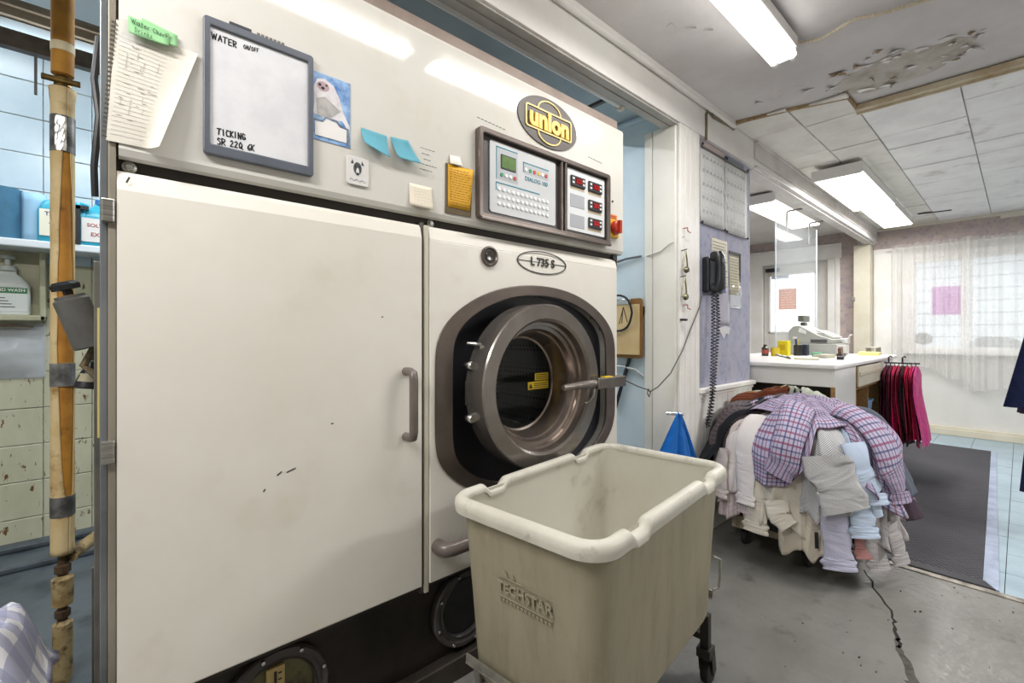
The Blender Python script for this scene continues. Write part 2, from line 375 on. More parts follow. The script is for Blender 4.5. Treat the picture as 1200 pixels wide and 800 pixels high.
# ceilings
CEIL = slab('ceiling', -2.5, 7.61, -3, 1.35, 2.57, 2.66, PLASTER)
slab('ceiling', 3.386, 7.61, 1.35, 3.64, 2.57, 2.66, pm('white_ceiling', '#E4E1DC', '#D8D4CE', scale=2, rough=.8))
slab('ceiling', -2.5, 2.36, 1.35, 1.95, 2.49, 2.57, BLUECEIL)
slab('ceiling', -2.5, 2.36, 1.95, 3.64, 2.95, 3.02, pm('cool_white_ceiling', '#D5DEE2', rough=.8))
slab('wall_back', -2.5, 2.36, 1.93, 1.95, 2.57, 3.02, BLUECEIL)
CT = [pm('ceiling_tile_paint', '#F8F8F8', '#EEEDED', scale=5, rough=.8, bump=.25, bscale=90, c3='#B0AAA4', s3=3, lo3=.6, hi3=.8), pm('ceiling_tile_paint_cream', '#ECEAE4', '#DFDCD4', scale=5, rough=.8, bump=.25, bscale=90)]
lanes = [(.948, 1.248, 3.06), (.658, .942, 3.12), (.223, .652, 3.42), (-.217, .217, 3.42), (-.657, -.223, 3.42), (-1.097, -.663, 3.42)]
for li, (ya, yb, xs) in enumerate(lanes):
    first = None; x = xs; k = 0
    while x < 7.44:
        L = .296 if li else .30
        x1 = min(x+L, 7.455)
        zt = 2.556 + R_.uniform(-.004, .003)
        if first is None:
            first = MB().box(-.1465, .1465, ya-(ya+yb)/2, yb-(ya+yb)/2, 0, .012).build('ceiling_tile', CT[1 if li < 2 else 0], CEIL, bevel=.0015, seg=1); t = first
        else:
            t = bpy.data.objects.new('ceiling_tile', first.data); COL.objects.link(t); adopt(t, CEIL)
            md = t.modifiers.new('bevel', 'BEVEL'); md.width = .0015; md.segments = 1
        t.location = Vector(((x+x1)/2, (ya+yb)/2, zt)); t.rotation_euler = (R_.uniform(-.008, .008), R_.uniform(-.006, .006), 0)
        x += .30; k += 1
# batten where the tiled part of the ceiling begins
struct('trim_2', MB().obar((3.36, .66, 2.548), (3.46, -1.1, 2.548), .045, .03).obar((3.385, .66, 2.53), (3.475, -1.1, 2.53), .012, .02), pm('cream_batten', '#D8CDB4', '#BCA987', scale=8, rough=.6))
struct('trim_3', MB().obar((3.03, 1.24, 2.562), (3.1, .93, 2.562), .018, .02).obar((3.1, .93, 2.562), (3.19, .66, 2.562), .016, .02).obar((3.19, .66, 2.56), (3.37, .655, 2.555), .014, .02), BRASSY)
# loose flakes of ceiling paint and the bare patch they left
pts = []
for k in range(22):
    t = 2*PI*k/22; pts.append((3.06+.19*math.cos(t)*R_.uniform(.7, 1.1), .42+.30*math.sin(t)*R_.uniform(.75, 1.1)))
MB().prism(Fr((0, 0, 0), (1, 0, 0), (0, 1, 0)), [(a, b) for a, b in pts], 2.5685, 2.57).build('bare_patch', pm('bare_plaster', '#C9C4BC', '#AFA79B', scale=10, rough=.9, bump=.5, bscale=30), CEIL)
def flake(x, y, s, ang, lift):
    F = Fr((x, y, 2.568), (math.cos(ang), math.sin(ang), 0), (-math.sin(ang), math.cos(ang), 0)); mb = MB(); r = R_.random()
    mb.grid(4, 2, lambda a, b: F.p(a*s*(1.3+r), (b-.5)*s*(1-.75*a)*1.2, -lift*a*a*(1+.4*b)))
    return mb
for k in range(40):
    a = R_.uniform(0, 2*PI); rr = R_.uniform(.1, 1)**.5
    flake(3.02+.22*math.cos(a)*rr, .43+.38*math.sin(a)*rr, R_.uniform(.010, .042), R_.uniform(2.2, 4.6), R_.uniform(.005, .024)).build('paint_flake', R_.choice([PLASTER, PLASTER, WHITE, BRASSY]), CEIL, solid=.0015)
for x, y in ((1.95, 1.0), (2.02, .95), (2.3, .82), (1.86, 1.04), (2.9, 1.03)): flake(x, y, .025, R_.uniform(0, 6), .012).build('paint_flake', PLASTER, CEIL, solid=.0015)
MB().obar((6.831, .773, 2.549), (6.884, .503, 2.549), .035, .006).build('ceiling_slot', DARKGAP, CEIL)
# header beam, crown and its far continuation
HDR = pm('header_paint', '#EEECE8', '#E2DEDA', scale=2, rough=.5, bump=.2, bscale=20)
struct('trim_4', MB().box(-2.5, 7.49, 1.25, 1.35, 2.366, 2.57), HDR)
struct('trim_5', MB().box(-2.5, 3.03, 1.222, 1.25, 2.535, 2.57).tube([(-2.5, 1.232, 2.538), (3.03, 1.232, 2.538)], .014, 10), HDR, smooth=True)
struct('trim_6', MB().box(3.40, 7.49, 1.262, 1.342, 2.352, 2.366).box(3.4, 7.49, 1.225, 1.25, 2.535, 2.556).box(3.4, 7.49, 1.238, 1.25, 2.43, 2.535).box(3.4, 7.49, 1.232, 1.25, 2.366, 2.385), pm('beam_paint', '#DAD6D2', '#C7C2BE', scale=4, rough=.5, bump=.2), bevel=.003)
struct('trim_7', MB().box(-2.5, 2.36, 1.262, 1.30, 2.357, 2.366).box(-2.5, 2.36, 1.304, 1.345, 2.353, 2.366), pm('underside_board', '#BDBAB4', '#A9A59E', scale=4, rough=.6))
# post with fluted boards at the end of the header, the white reveal beside it and the blue end wall
p = struct('trim_8', MB().box(2.36, 2.59, 1.268, 1.31, 0, 2.366), WHITE)
for a, b in ((2.36, 2.418), (2.421, 2.478), (2.481, 2.535), (2.538, 2.59)): MB().box(a, b, 1.25, 1.268, 0, 2.366).build('board', WHITE, p, bevel=.005)
slab('wall_end', 2.38, 2.59, 1.31, 3.64, 0, 2.95, BLUEWALL)
p = struct('trim_9', MB().box(2.366, 2.38, 1.268, 1.47, 0, 2.366), CREAM)
for a, b in ((1.272, 1.415), (1.418, 1.468)): MB().box(2.352, 2.366, a, b, 0, 2.366).build('board', pm('reveal_paint', '#ECE9E2', '#E2DED4', scale=2, rough=.5), p, bevel=.009, seg=4)
struct('trim_10', MB().box(2.34, 2.38, 1.47, 1.95, 2.455, 2.47), BLUEWALL)
# wallpapered stub wall with beadboard and its cap
slab('wall_left', 2.59, 3.386, 1.272, 1.40, .0, 2.366, WALLPAPER)
bd = struct('trim_11', MB().box(2.59, 3.38, 1.262, 1.272, 0, .84), WHITE)
for k in range(10): MB().box(2.592+k*.079, 2.592+k*.079+.076, 1.255, 1.262, .1, .84).build('board', WHITE, bd, bevel=.004)
struct('trim_12', MB().box(2.585, 3.40, 1.235, 1.272, .848, .878).box(2.588, 3.395, 1.25, 1.272, .825, .848), WHITE, bevel=.006)
slab('wall_partition', 3.30, 3.386, 1.40, 3.64, 0, 2.57, WALLPAPER)
# walls out of view close the room
OFFW = pm('offwhite_wall', '#DEDAD2', rough=.7)
slab('wall_rear', -2.5, 7.61, -3.1, -3, 0, 2.57, OFFW); slab('wall_right', -2.6, -2.5, -3, 3.64, 0, 3.02, OFFW)
slab('wall_far_left', 2.36, 7.61, 3.64, 3.74, 0, 2.95, OFFW)
# tiled wall at the back left
WB = slab('wall_back', -2.5, 2.36, 3.646, 3.74, 0, 3.02, pm('tile_grout', '#C3C2B2', '#8F8C7C', scale=20, rough=.9))
TU = pm('cool_lit_tile_glaze', '#CFE0EA', '#C2D6E2', scale=3, rough=.25)  # upper tiles carry the cool tube's bluish light in their colour
TL = pm('aged_cream_tile', '#C9C8AE', '#BDBCA0', scale=5, rough=.3, c3='#6A4A22', s3=22, lo3=.605, hi3=.64, stretch=(1.3, 1, .5))
fu = fl = None
for i in range(7):
    for j in range(15):
        x, z = -1.156+i*.2, .09+j*.2; up = z > 1.66
        src = fu if up else fl
        if src is None:
            t = MB().box(-.098, .098, -.006, 0, -.098, .098).build('wall_tile', TU if up else TL, WB, bevel=.003)
            if up: fu = t
            else: fl = t
        else:
            t = bpy.data.objects.new('wall_tile', src.data); COL.objects.link(t); adopt(t, WB)
            md = t.modifiers.new('bevel', 'BEVEL'); md.width = .003; md.segments = 2
        t.location = Vector((x, 3.646+R_.uniform(-.0015, .001), z)); t.rotation_euler = (R_.uniform(-.004, .004), 0, R_.uniform(-.004, .004))
struct('baseboard_back', MB().box(-2.5, .2, 3.36, 3.64, 0, .035).box(-2.5, .2, 3.56, 3.64, .035, .07), DARKFLOOR, bevel=.01)
struct('trim_13', MB().box(-1.6, .8, 2.66, 2.74, 2.352, 2.405).box(-1.6, .8, 2.655, 2.665, 2.335, 2.36), pm('rusty_steel_angle', '#6A5A4C', '#453A32', scale=10, rough=.5), bevel=.003)
struct('trim_14', MB().box(-1.6, .8, 2.80, 2.96, 2.525, 2.60).box(-1.6, .8, 2.78, 2.80, 2.56, 2.575), pm('brown_lintel', '#8A7B68', '#73644F', scale=8, rough=.6))
# far wall with the street door and the shop window
FW = MB()
for y0, y1, z0, z1 in ((-3, -1.2, 0, 2.57), (-1.2, .908, 0, 1.0), (-1.2, .908, 2.12, 2.57), (.908, 1.78, 0, 2.57), (1.78, 2.62, 2.22, 2.57), (2.62, 3.64, 0, 2.57)): FW.box(7.49, 7.61, y0, y1, z0, z1)
struct('wall_far', FW, pm('cream_wall', '#E4E2DD', '#DAD7D0', scale=2, rough=.6))
struct('wall_far', MB().box(7.474, 7.49, -3, 1.28, 2.29, 2.55).box(7.474, 7.49, 1.46, 1.66, 0, 2.57).box(7.474, 7.49, 1.66, 2.84, 2.45, 2.57).box(7.474, 7.49, 2.84, 3.64, 0, 2.57), FRIEZE)
p = struct('trim_15', MB().box(7.474, 7.49, 1.0, 1.28, 0, 2.29), WHITE)
for a, b in ((1.0, 1.09), (1.095, 1.275)): MB().box(7.46, 7.474, a, b, .12, 2.24).build('board', WHITE, p, bevel=.004)
struct('trim_16', MB().box(7.30, 7.47, 1.285, 1.46, 0, 2.352), CREAM, bevel=.008)
struct('baseboard_far', MB().box(7.455, 7.49, -3, 1.28, 0, .10).box(7.44, 7.455, -3, 1.28, 0, .075), CREAM, bevel=.006)
struct('trim_17', MB().box(7.45, 7.49, -3, 1.28, 2.52, 2.555).box(7.44, 7.49, -3, .15, 2.49, 2.55), pm('cream_cornice', '#D8D2C4', rough=.6), bevel=.004)
GLASS = sheer('window_glass', '#FFFFFF', .07, transl=False, rough=.03)
wf = struct('window_1', MB().box(7.47, 7.6, .87, .908, 1.0, 2.12).box(7.47, 7.6, .40, .47, 1.04, 2.08).box(7.47, 7.6, -.62, -.55, 1.04, 2.08).box(7.47, 7.6, -1.2, -1.16, 1.0, 2.12).box(7.47, 7.6, -1.16, .87, 2.08, 2.12).box(7.47, 7.6, -1.16, .87, 1.0, 1.04), WHITE, bevel=.006)
MB().box(7.41, 7.49, -1.28, .98, .955, 1.0).box(7.468, 7.49, .908, .99, 1.0, 2.19).box(7.468, 7.49, -1.28, .908, 2.12, 2.19).build('sill_and_casing', WHITE, wf, bevel=.006)
for a, b in ((.47, .87), (-.55, .40), (-1.16, -.62)): MB().box(7.545, 7.55, a, b, 1.04, 2.08).build('pane', GLASS, wf)
dr = struct('door_1', MB().box(7.52, 7.56, 1.785, 1.93, .01, 2.215).box(7.52, 7.56, 2.55, 2.615, .01, 2.215).box(7.52, 7.56, 1.93, 2.55, .01, 1.21).box(7.52, 7.56, 1.93, 2.55, 2.09, 2.215), pm('door_paint', '#DCDAD3', '#D0CDC4', scale=2, rough=.45), bevel=.004)
MB().box(7.46, 7.49, 1.64, 1.785, 0, 2.23).box(7.46, 7.49, 2.62, 2.84, 0, 2.23).box(7.455, 7.49, 1.62, 2.86, 2.23, 2.44).box(7.445, 7.46, 1.66, 1.69, 0, 2.25).box(7.445, 7.46, 2.79, 2.82, 0, 2.25).box(7.445, 7.455, 1.64, 2.84, 2.40, 2.44).build('door_frame', WHITE, dr, bevel=.005)
MB().box(7.535, 7.54, 1.93, 2.55, 1.21, 2.09).build('pane', GLASS, dr)
MB().box(7.505, 7.522, 1.93, 1.955, 1.21, 2.09).box(7.505, 7.522, 2.525, 2.55, 1.21, 2.09).box(7.505, 7.522, 1.93, 2.55, 1.21, 1.235).box(7.505, 7.522, 1.93, 2.55, 2.065, 2.09).build('glazing_bead', WHITE, dr, bevel=.003)
MB().box(7.46, 7.52, 2.40, 2.58, 2.13, 2.18).build('door_closer', BLACK, dr, bevel=.004)
# outside: pavement and the pale house across the way
SNOW = pm('pale_ground', '#DADBD8', '#C3C5C0', scale=1.5, rough=.9, bump=.4, bscale=6)
slab('ground', 7.61, 40, -25, 25, -.3, -.12, SNOW)
SIDING = pm('pale_siding', '#D4D4D2', '#C8C8C6', scale=2, rough=.7)
hs = thing('house', 'pale clapboard house across the street behind the sheer curtain', 'house', (15, -1, -.12))
MB().box(15.05, 19, -6, 3.2, -.12, 3.3).build('wall', SIDING, hs)
b0 = None
for k in range(11):
    z = .15+k*.28
    if b0 is None: b0 = MB().obar((15.02, -6, 0), (15.02, 3.2, 0), .03, .27).build('siding_board', SIDING, hs); b = b0
    else: b = bpy.data.objects.new('siding_board', b0.data); COL.objects.link(b); adopt(b, hs)
    b.location = Vector((0, 0, z)); b.rotation_euler = (0, 0, 0)
MB().prism(Fr((14.6, 0, 0), (0, -1, 0), (0, 0, 1)), [(-3.6, 3.2), (6.4, 3.2), (6.4, 3.35), (1.4, 5.6), (-3.6, 3.35)], -4.8, 0).build('roof', pm('grey_roof', '#8E8F92', rough=.8), hs)
fr = MB().box(14.95, 15.05, -1.3, -.3, 1.2, 2.5).build('window_frame', WHITE, hs); MB().box(14.94, 14.96, -1.22, -.38, 1.28, 2.42).build('pane', pm('dark_pane', '#6F7C86', rough=.1), fr)
ch = thing('patio_chair', 'grey round-backed patio chair standing outside the shop window', 'chair', (8.15, .2, -.12))
PG = pm('grey_resin', '#A9A9A6', rough=.5)
F = Fr((7.98, .2, 0), (0, -1, 0), (0, 0, 1)); bk = rrect(-.25, .25, .42, 1.16, .16, 6)
MB().prism(F, bk, -.03, .0).build('backrest', PG, ch, bevel=.01)
MB().box(7.98, 8.45, -.05, .45, .36, .40).build('seat', PG, ch, bevel=.015)
for x, y in ((8.0, -.02), (8.0, .42), (8.42, -.02), (8.42, .42)): MB().cyl((x, y, -.12), (x, y, .37), .02, .025, 10).build('leg', PG, ch, smooth=True)
sh = thing('bare_shrub', 'tangle of dry bare twigs outside the glass of the street door', 'shrub', (9.6, 2.7, -.12))
tw = MB(); rr = random.Random(4)
for k in range(150):
    x, y = 9.5+rr.uniform(-.5, .9), 2.9+rr.uniform(-1.0, 1.2); p = Vector((x, y, -.12)); pts = [p]
    d = Vector((rr.uniform(-.3, .3), rr.uniform(-.3, .3), 1)).normalized()
    for s in range(5): d = (d+Vector((rr.uniform(-.3, .3), rr.uniform(-.3, .3), rr.uniform(-.05, .2)))).normalized(); p = p+d*.3; pts.append(p)
    tw.tube(pts, [.008, .007, .006, .005, .004, .003], 4)
tw.build('twigs', pm('dry_twig', '#8E8672', '#A79F88', scale=6, rough=.9), sh, kind='stuff')
# ================================================================== CLEANING MACHINE
ENAMEL = pm('cream_enamel_dimmed', '#DCD9D2', '#D5D2C9', scale=1.8, rough=.07, spec=.5, c3='#CFC6B2', s3=3.5, lo3=.58, hi3=.85)  # upper enamel darkened in colour to offset the close tube lamps
ENDOOR = pm('cream_enamel_brightened', '#E6E2D8', '#DDD8CC', scale=1.6, rough=.28, c3='#D2CAB8', s3=3.1, lo3=.56, hi3=.85)  # same enamel, lightened in colour to make up for weaker light lower down
TAUPE = pm('taupe_metal', '#6E645D', '#5F5650', scale=6, rough=.32, metal=.55)
TAUPE_D = pm('dark_taupe', '#54504E', '#4A4644', scale=5, rough=.35, metal=.3)
RINGM = pm('door_ring_metal', '#8C8680', '#7E7873', scale=10, rough=.24, metal=.75)
RECESS = pm('slate_recess', '#3B3B3F', '#333338', scale=4, rough=.28, metal=.2)
BASE = pm('oily_black_steel', '#2B2724', '#3A332D', scale=6, rough=.35, metal=.4)
mc = thing('dry_cleaning_machine', 'large cream enamelled dry cleaning machine with a round glass loading door', 'machine', (.93, 1.7, 0))
FM = Fr((0, D, 0), (1, 0, 0), (0, 0, 1))           # machine front: u = X, v = Z, n towards the room
# carcass: sides, top, back as folded sheet
MB().box(-.008, .012, 1.335, 2.10, .0, 2.16).build('side_panel', pm('grey_side_sheet', '#A9A498', '#8F897C', scale=4, rough=.35, metal=.3), mc, bevel=.004)
MB().box(1.845, 1.866, 1.335, 2.10, .0, 2.16).build('side_panel', ENAMEL, mc, bevel=.004)
MB().box(.012, 1.845, 2.07, 2.10, 0, 2.16).box(.012, 1.845, 1.36, 2.07, 2.12, 2.16).build('carcass', TAUPE_D, mc)
MB().box(.0, 1.862, 1.31, 1.36, 1.50, 2.235).build('top_rail', pm('brown_top_rail', '#97877C', '#85756B', scale=6, rough=.5), mc, bevel=.004)
MB().box(.005, .018, 1.284, 1.335, .0, 2.19).build('corner_trim', pm('trim_warm_grey', '#9C9484', '#857D6E', scale=3, rough=.4, metal=.3), mc, bevel=.002)
MB().box(-.008, .005, 1.30, 1.335, 0, 2.19).build('corner_trim', pm('trim_cool_grey', '#8C9194', '#6E7376', scale=3, rough=.3, metal=.5), mc, bevel=.002)
# upper cabinet front
up = MB(); up.loft([[Vector((x, y, z)) for y, z in ((1.34, 1.585), (1.30, 1.578), (1.286, 1.582), (1.2805, 1.596), (1.28, 1.62), (1.28, 2.165), (1.284, 2.176), (1.30, 2.18), (1.34, 2.18))] for x in (.022, 1.864)])
up.add([(x, y, z) for x in (.022, 1.864) for y, z in ((1.34, 1.585), (1.30, 1.578), (1.286, 1.582), (1.2805, 1.596), (1.28, 1.62), (1.28, 2.165), (1.284, 2.176), (1.30, 2.18), (1.34, 2.18))], [tuple(range(9)), tuple(range(17, 8, -1))])
UPP = up.build('upper_panel', ENAMEL, mc, smooth=True, angle=10)
MB().box(.012, 1.85, 1.306, 1.34, 1.50, 1.585).build('shadow_gap', pm('dark_brown_gap', '#2C2620', rough=.7), mc)
for x in (.04, .803): MB().lathe([(.0001, .012), (.006, .012), (.008, .007), (.013, .005), (.013, 0)], (x, 1.306, 1.564), (0, -1, 0), 16).lathe([(.004, .0125), (.004, .009)], (x, 1.306, 1.564), (0, -1, 0), 6).build('screw', STEEL, mc, smooth=True)
MB().cyl((1.81, 1.306, 1.562), (1.81, 1.288, 1.562), .011, n=14).build('rubber_foot', BLACK, mc, smooth=True)
# left cabinet door
def door_sheet(mb, u0, u1, v0, v1):
    prof = [(v0, -.03), (v0, 0), (v1-.045, 0), (v1-.012, -.009), (v1, -.02), (v1, -.03)]
    L = [[FM.p(u, v, n) for v, n in prof] for u in (u0, u1)]
    mb.loft(L); mb.add(L[0]+L[1], [tuple(range(6)), tuple(range(11, 5, -1))])
m = MB(); door_sheet(m, .019, .757, .388, 1.553); LD = m.build('cabinet_door', ENDOOR, mc, bevel=.004)
h = MB(); h.tube([(.70, 1.28, 1.083), (.70, 1.25, 1.083), (.70, 1.234, 1.078), (.70, 1.23, 1.062), (.70, 1.23, .90), (.70, 1.234, .884), (.70, 1.25, .88), (.70, 1.28, .88)], .0135, 14)
h.build('handle', pm('taupe_handle', '#6F6660', '#645B55', scale=10, rough=.3), LD, smooth=True, angle=60)
for z, h_ in ((1.46, .05), (.95, .05)): MB().box(-.006, .016, 1.276, 1.298, z-h_/2, z+h_/2).build('hinge', STEEL, LD, bevel=.003)
sc = MB()
for u, v, l, a in ((.355, .838, .022, .3), (.332, .835, .012, .6), (.30, .80, .006, 1), (.62, 1.25, .004, .4), (.47, .95, .005, 0), (.035, 1.525, .012, 1.2)): sc.ribbon(FM, [(u, v), (u+l*math.cos(a), v+l*math.sin(a))], .0035, .0006)
sc.build('chip_marks', pm('scratch_dark', '#3E372F', rough=.8), LD)
# mullion between the doors
MB().fbox(FM, .759, .770, .36, 1.56, -.05, -.012).build('mullion', pm('grey_gasket', '#54524C', rough=.5), mc)
MB().fbox(FM, .770, .787, .36, 1.552, -.04, -.004).build('mullion', pm('pale_mullion', '#C9C3B2', rough=.4), mc, bevel=.003)
# right front panel with the opening for the door surround
SO = [(1.30+x, .985+z) for x, z in circ(0, 0, .488, .405, 72, 2.55)]
SI = [(1.312+x, .985+z) for x, z in circ(0, 0, .425, .368, 72, 2.75)]
def surround(a, b, cut):
    o = []
    for x, z in circ(0, 0, a, b, 96, 2.15):
        o.append((1.30+max(-cut, min(cut, x)), .985+z))
    for _ in range(9): o = [((o[i-1][0]+2*o[i][0]+o[(i+1) % 96][0])/4, (o[i-1][1]+2*o[i][1]+o[(i+1) % 96][1])/4) for i in range(96)]
    return o
SO = surround(.56, .41, .494); SI = surround(.50, .368, .425)
pn = MB(); pn.plate_hole(FM, (.788, 1.815, .388, 1.508), SI, -.03, 0); RP = pn.build('front_panel', ENDOOR, mc, bevel=.003)
m = MB(); L = [[FM.p(u, v, n) for v, n in ((1.508, -.03), (1.508, 0), (1.541, -.009), (1.553, -.02), (1.553, -.03))] for u in (.788, 1.815)]; m.loft(L); m.add(L[0]+L[1], [tuple(range(5)), tuple(range(9, 4, -1))])
m.build('panel_lip', ENDOOR, mc)
sr = MB(); ringplate(sr, FM, SO, SI, -.03, .007); sr.build('door_surround', TAUPE, RP, bevel=.004)
INN = [(1.215+x, 1.007+z) for x, z in circ(0, 0, .235, .235, 96)]
rc = MB(); rc.loft([[FM.p(a, b, n) for a, b in q] for q, n in ((SI, -.002), (SI, -.045), (INN, -.06), (INN, -.09))]); rc.build('recess_plate', RECESS, RP, smooth=True, angle=30)
# loading door: ring, stepped bowl, glass, hinges, handle
CX_, CZ_ = 1.215, 1.007
dro = MB(); AX = (0, -1, 0); O = (CX_, 1.16, CZ_)
dro.lathe([(.297, -.10), (.303, -.095), (.303, -.006), (.299, 0), (.250, 0), (.241, -.008)], O, AX, 96, False, False)
DOOR = dro.build('loading_door', RINGM, mc, smooth=True, angle=30)
bw = MB(); bw.lathe([(.241, -.008), (.236, -.035), (.226, -.038), (.226, -.052), (.212, -.056), (.206, -.075), (.200, -.08), (.184, -.145), (.176, -.148), (.176, -.156)], O, AX, 96, False, False)
bw.build('door_bowl', pm('bowl_metal', '#8D8178', '#7D7169', scale=12, rough=.2, metal=.7), DOOR, smooth=True, angle=25)
MB().lathe([(.176, -.153), (.176, -.157)], O, AX, 64).build('door_glass', sheer('door_glass', '#101214', .30, transl=False, rough=.04), DOOR)
MB().lathe([(.30, -.095), (.27, -.12), (.20, -.15), (.178, -.156)], O, AX, 64, False, False).build('door_back', RECESS, DOOR, smooth=True)
lb = MB().fbox(FM, 1.297, 1.374, 1.011, 1.040, -.0315, -.0305).fbox(FM, 1.258, 1.375, .976, 1.007, -.0315, -.0305).build('warning_label', pm('label_yellow', '#E8C51E', rough=.5), DOOR)
t = MB(); r = random.Random(3)
for k in range(3): t.fbox(FM, 1.303, 1.368, 1.016+k*.008, 1.019+k*.008, -.0305, -.030)
for k in range(3): t.fbox(FM, 1.290, 1.370, .981+k*.008, .984+k*.008, -.0305, -.030)
t.prism(FM, [(1.263, .981), (1.284, .981), (1.2735, 1.001)], -.0305, -.030); t.build('label_print', BLACK, lb)
# handle bar
hb = MB(); hb.lathe([(.0001, 0), (.009, .001), (.0125, .02), (.0165, .12), (.018, .17), (.015, .185), (.017, .19), (.017, .21)], (1.262, 1.128, 1.0), (1, .05, .005), 20)
HB = hb.build('door_handle', pm('worn_handle_steel', '#8B837B', '#6F6760', scale=16, rough=.35, metal=.7), DOOR, smooth=True, angle=40)
MB().box(1.462, 1.648, 1.115, 1.158, .979, 1.023).build('latch_block', RINGM, DOOR, bevel=.004)
MB().box(1.505, 1.56, 1.118, 1.14, 1.0225, 1.0265).build('latch_tongue', pm('label_yellow', '#E8C51E'), DOOR)
MB().tube([(1.475, 1.15, .985), (1.468, 1.15, .95), (1.455, 1.16, .93), (1.445, 1.17, .92)], .006, 8).build('latch_hook', STEEL, DOOR, smooth=True)
for z in (1.093, .915):
    MB().lathe([(.0001, .042), (.013, .042), (.017, .036), (.017, .016), (.011, .012), (.011, 0)], (.918, 1.262, z), AX, 18).cyl((.918, 1.245, z), (.965, 1.232, z), .010, n=12).build('hinge_bolt', CHROME, DOOR, smooth=True)
MB().box(.915, .945, 1.22, 1.265, .955, 1.04).build('hinge_plate', TAUPE_D, DOOR, bevel=.004)
MB().tube([(.925, 1.262, 1.168), (.937, 1.232, 1.166), (.950, 1.222, 1.164), (.952, 1.22, 1.15), (.952, 1.22, 1.12)], .0055, 8).build('door_stay', STEEL, DOOR, smooth=True)
# drum with perforations seen through the glass
drum = MB(); drum.lathe([(.19, 0), (.235, -.02), (.40, -.06), (.40, -.55), (.0001, -.56)], (CX_, 1.325, CZ_), AX, 48, False, False)
q = NT('perforated_drum'); q.b.inputs['Metallic'].default_value = .8; q.b.inputs['Roughness'].default_value = .35
v = q.n('ShaderNodeTexVoronoi', Scale=42.0); v.inputs['Randomness'].default_value = 0; q.l(q.n('ShaderNodeNewGeometry').outputs['Position'], v.inputs['Vector'])
q.l(q.mix(q.math('LESS_THAN', v.outputs['Distance'], .3), '#C9CDC9', '#0C0C0C'), q.b.inputs['Base Color'])
drum.build('drum', q.m, mc, smooth=True)
# sight port, oval badge, small marks
MB().lathe([(.037, 0), (.037, .008), (.031, .010), (.026, .004), (.024, -.02)], (1.034, D, 1.479), AX, 32, False, False).build('sight_port', TAUPE, RP, smooth=True)
MB().lathe([(.031, .0095), (.026, .003), (.018, .003), (.015, .006), (.0001, .005)], (1.034, D, 1.479), AX, 24, False, False).build('sight_port_lens', pm('brown_lens', '#3B342D', rough=.15), RP, smooth=True)
bo, bi = circ(1.310, 1.484, .140, .0455, 64), circ(1.310, 1.484, .135, .0415, 64)
b = MB(); ringplate(b, FM, bo, bi, .0004, .003)
b.fbox(FM, 1.175, 1.245, 1.4825, 1.4855, .0004, .0016).fbox(FM, 1.375, 1.446, 1.4825, 1.4855, .0004, .0016)
b.fbox(FM, 1.245, 1.375, 1.483, 1.4852, .0004, .001)
text_mb(Fr((1.310, D, 1.484), (1, 0, 0), (0, 0, 1)), 'L 735 S', .046, .0015, .0009, sx=1.0, mb=b)
b.build('oval_badge', pm('badge_black', '#2A2826', rough=.4), RP)
# ---- control panel
cp = MB(); ringplate(cp, FM, rrect(.970, 1.732, 1.605, 1.928, .014), rrect(.99, 1.712, 1.625, 1.908, .008), 0, .026)
CP = cp.build('control_panel', TAUPE, mc, bevel=.004)
MB().fbox(FM, .985, 1.715, 1.62, 1.912, .0, .006).build('backing_plate', TAUPE_D, CP)
MB().fbox(FM, 1.398, 1.408, 1.622, 1.91, .004, .024).fbox(FM, 1.422, 1.432, 1.622, 1.91, .004, .024).fbox(FM, .975, 1.727, 1.600, 1.612, .02, .034).build('panel_divider', TAUPE, CP, bevel=.003)
KP = MB().prism(FM, rrect(1.029, 1.374, 1.640, 1.898, .01), .004, .011).build('keypad_plate', pm('panel_silver', '#C6C8C8', '#BDBFC0', scale=6, rough=.35), CP)
TEAL = pm('panel_teal', '#1E7F92', rough=.5)
FK = Fr((0, D-.0112, 0), (1, 0, 0), (0, 0, 1))
ln = MB()
for u0, u1, v0, v1 in ((1.058, 1.0615, 1.763, 1.882), (1.058, 1.164, 1.879, 1.883), (1.192, 1.1955, 1.818, 1.857), (1.192, 1.334, 1.854, 1.858), (1.056, 1.0595, 1.722, 1.752), (1.056, 1.282, 1.749, 1.753)): ln.fbox(FK, u0, u1, v0, v1, 0, .0008)
ln.build('panel_lines', TEAL, KP)
MB().fbox(FK, 1.066, 1.164, 1.765, 1.876, 0, .0006).fbox(FK, 1.199, 1.332, 1.815, 1.851, 0, .0006).build('panel_fields', pm('panel_grey', '#AEB2B5', rough=.4), KP)
MB().fbox(FK, 1.080, 1.153, 1.806, 1.858, 0, .003).build('display_bezel', BLACK, KP)
MB().fbox(FK, 1.084, 1.150, 1.810, 1.854, .003, .0036).build('display', pm('lcd_green', '#5E7A46', '#6C8852', scale=30, rough=.2), KP)
BT = {'g': pm('button_green', '#2E8F5E', rough=.35), 'r': pm('button_red', '#C2402F', rough=.35), 'w': pm('button_white', '#E2E4E4', rough=.35), 'y': pm('button_yellow', '#E3B92B', rough=.35)}
for u, c in ((1.084, 'g'), (1.106, 'w'), (1.127, 'w'), (1.149, 'r')): MB().cyl(FK.p(u, 1.783, 0), FK.p(u, 1.783, .004), .0075, .0065, 16).build('button', BT[c], KP, smooth=True)
for u, c in ((1.207, 'w'), (1.230, 'g'), (1.253, 'r'), (1.277, 'y'), (1.297, 'w'), (1.318, 'r')): MB().cyl(FK.p(u, 1.831, 0), FK.p(u, 1.831, .003), .008, .007, 16).build('button', BT[c], KP, smooth=True)
text_mb(Fr((1.264, D-.0112, 1.797), (1, 0, 0), (0, 0, 1)), 'DIALOG 100', .023, .0005, 0, sx=1.0).build('panel_lettering', TEAL, KP)
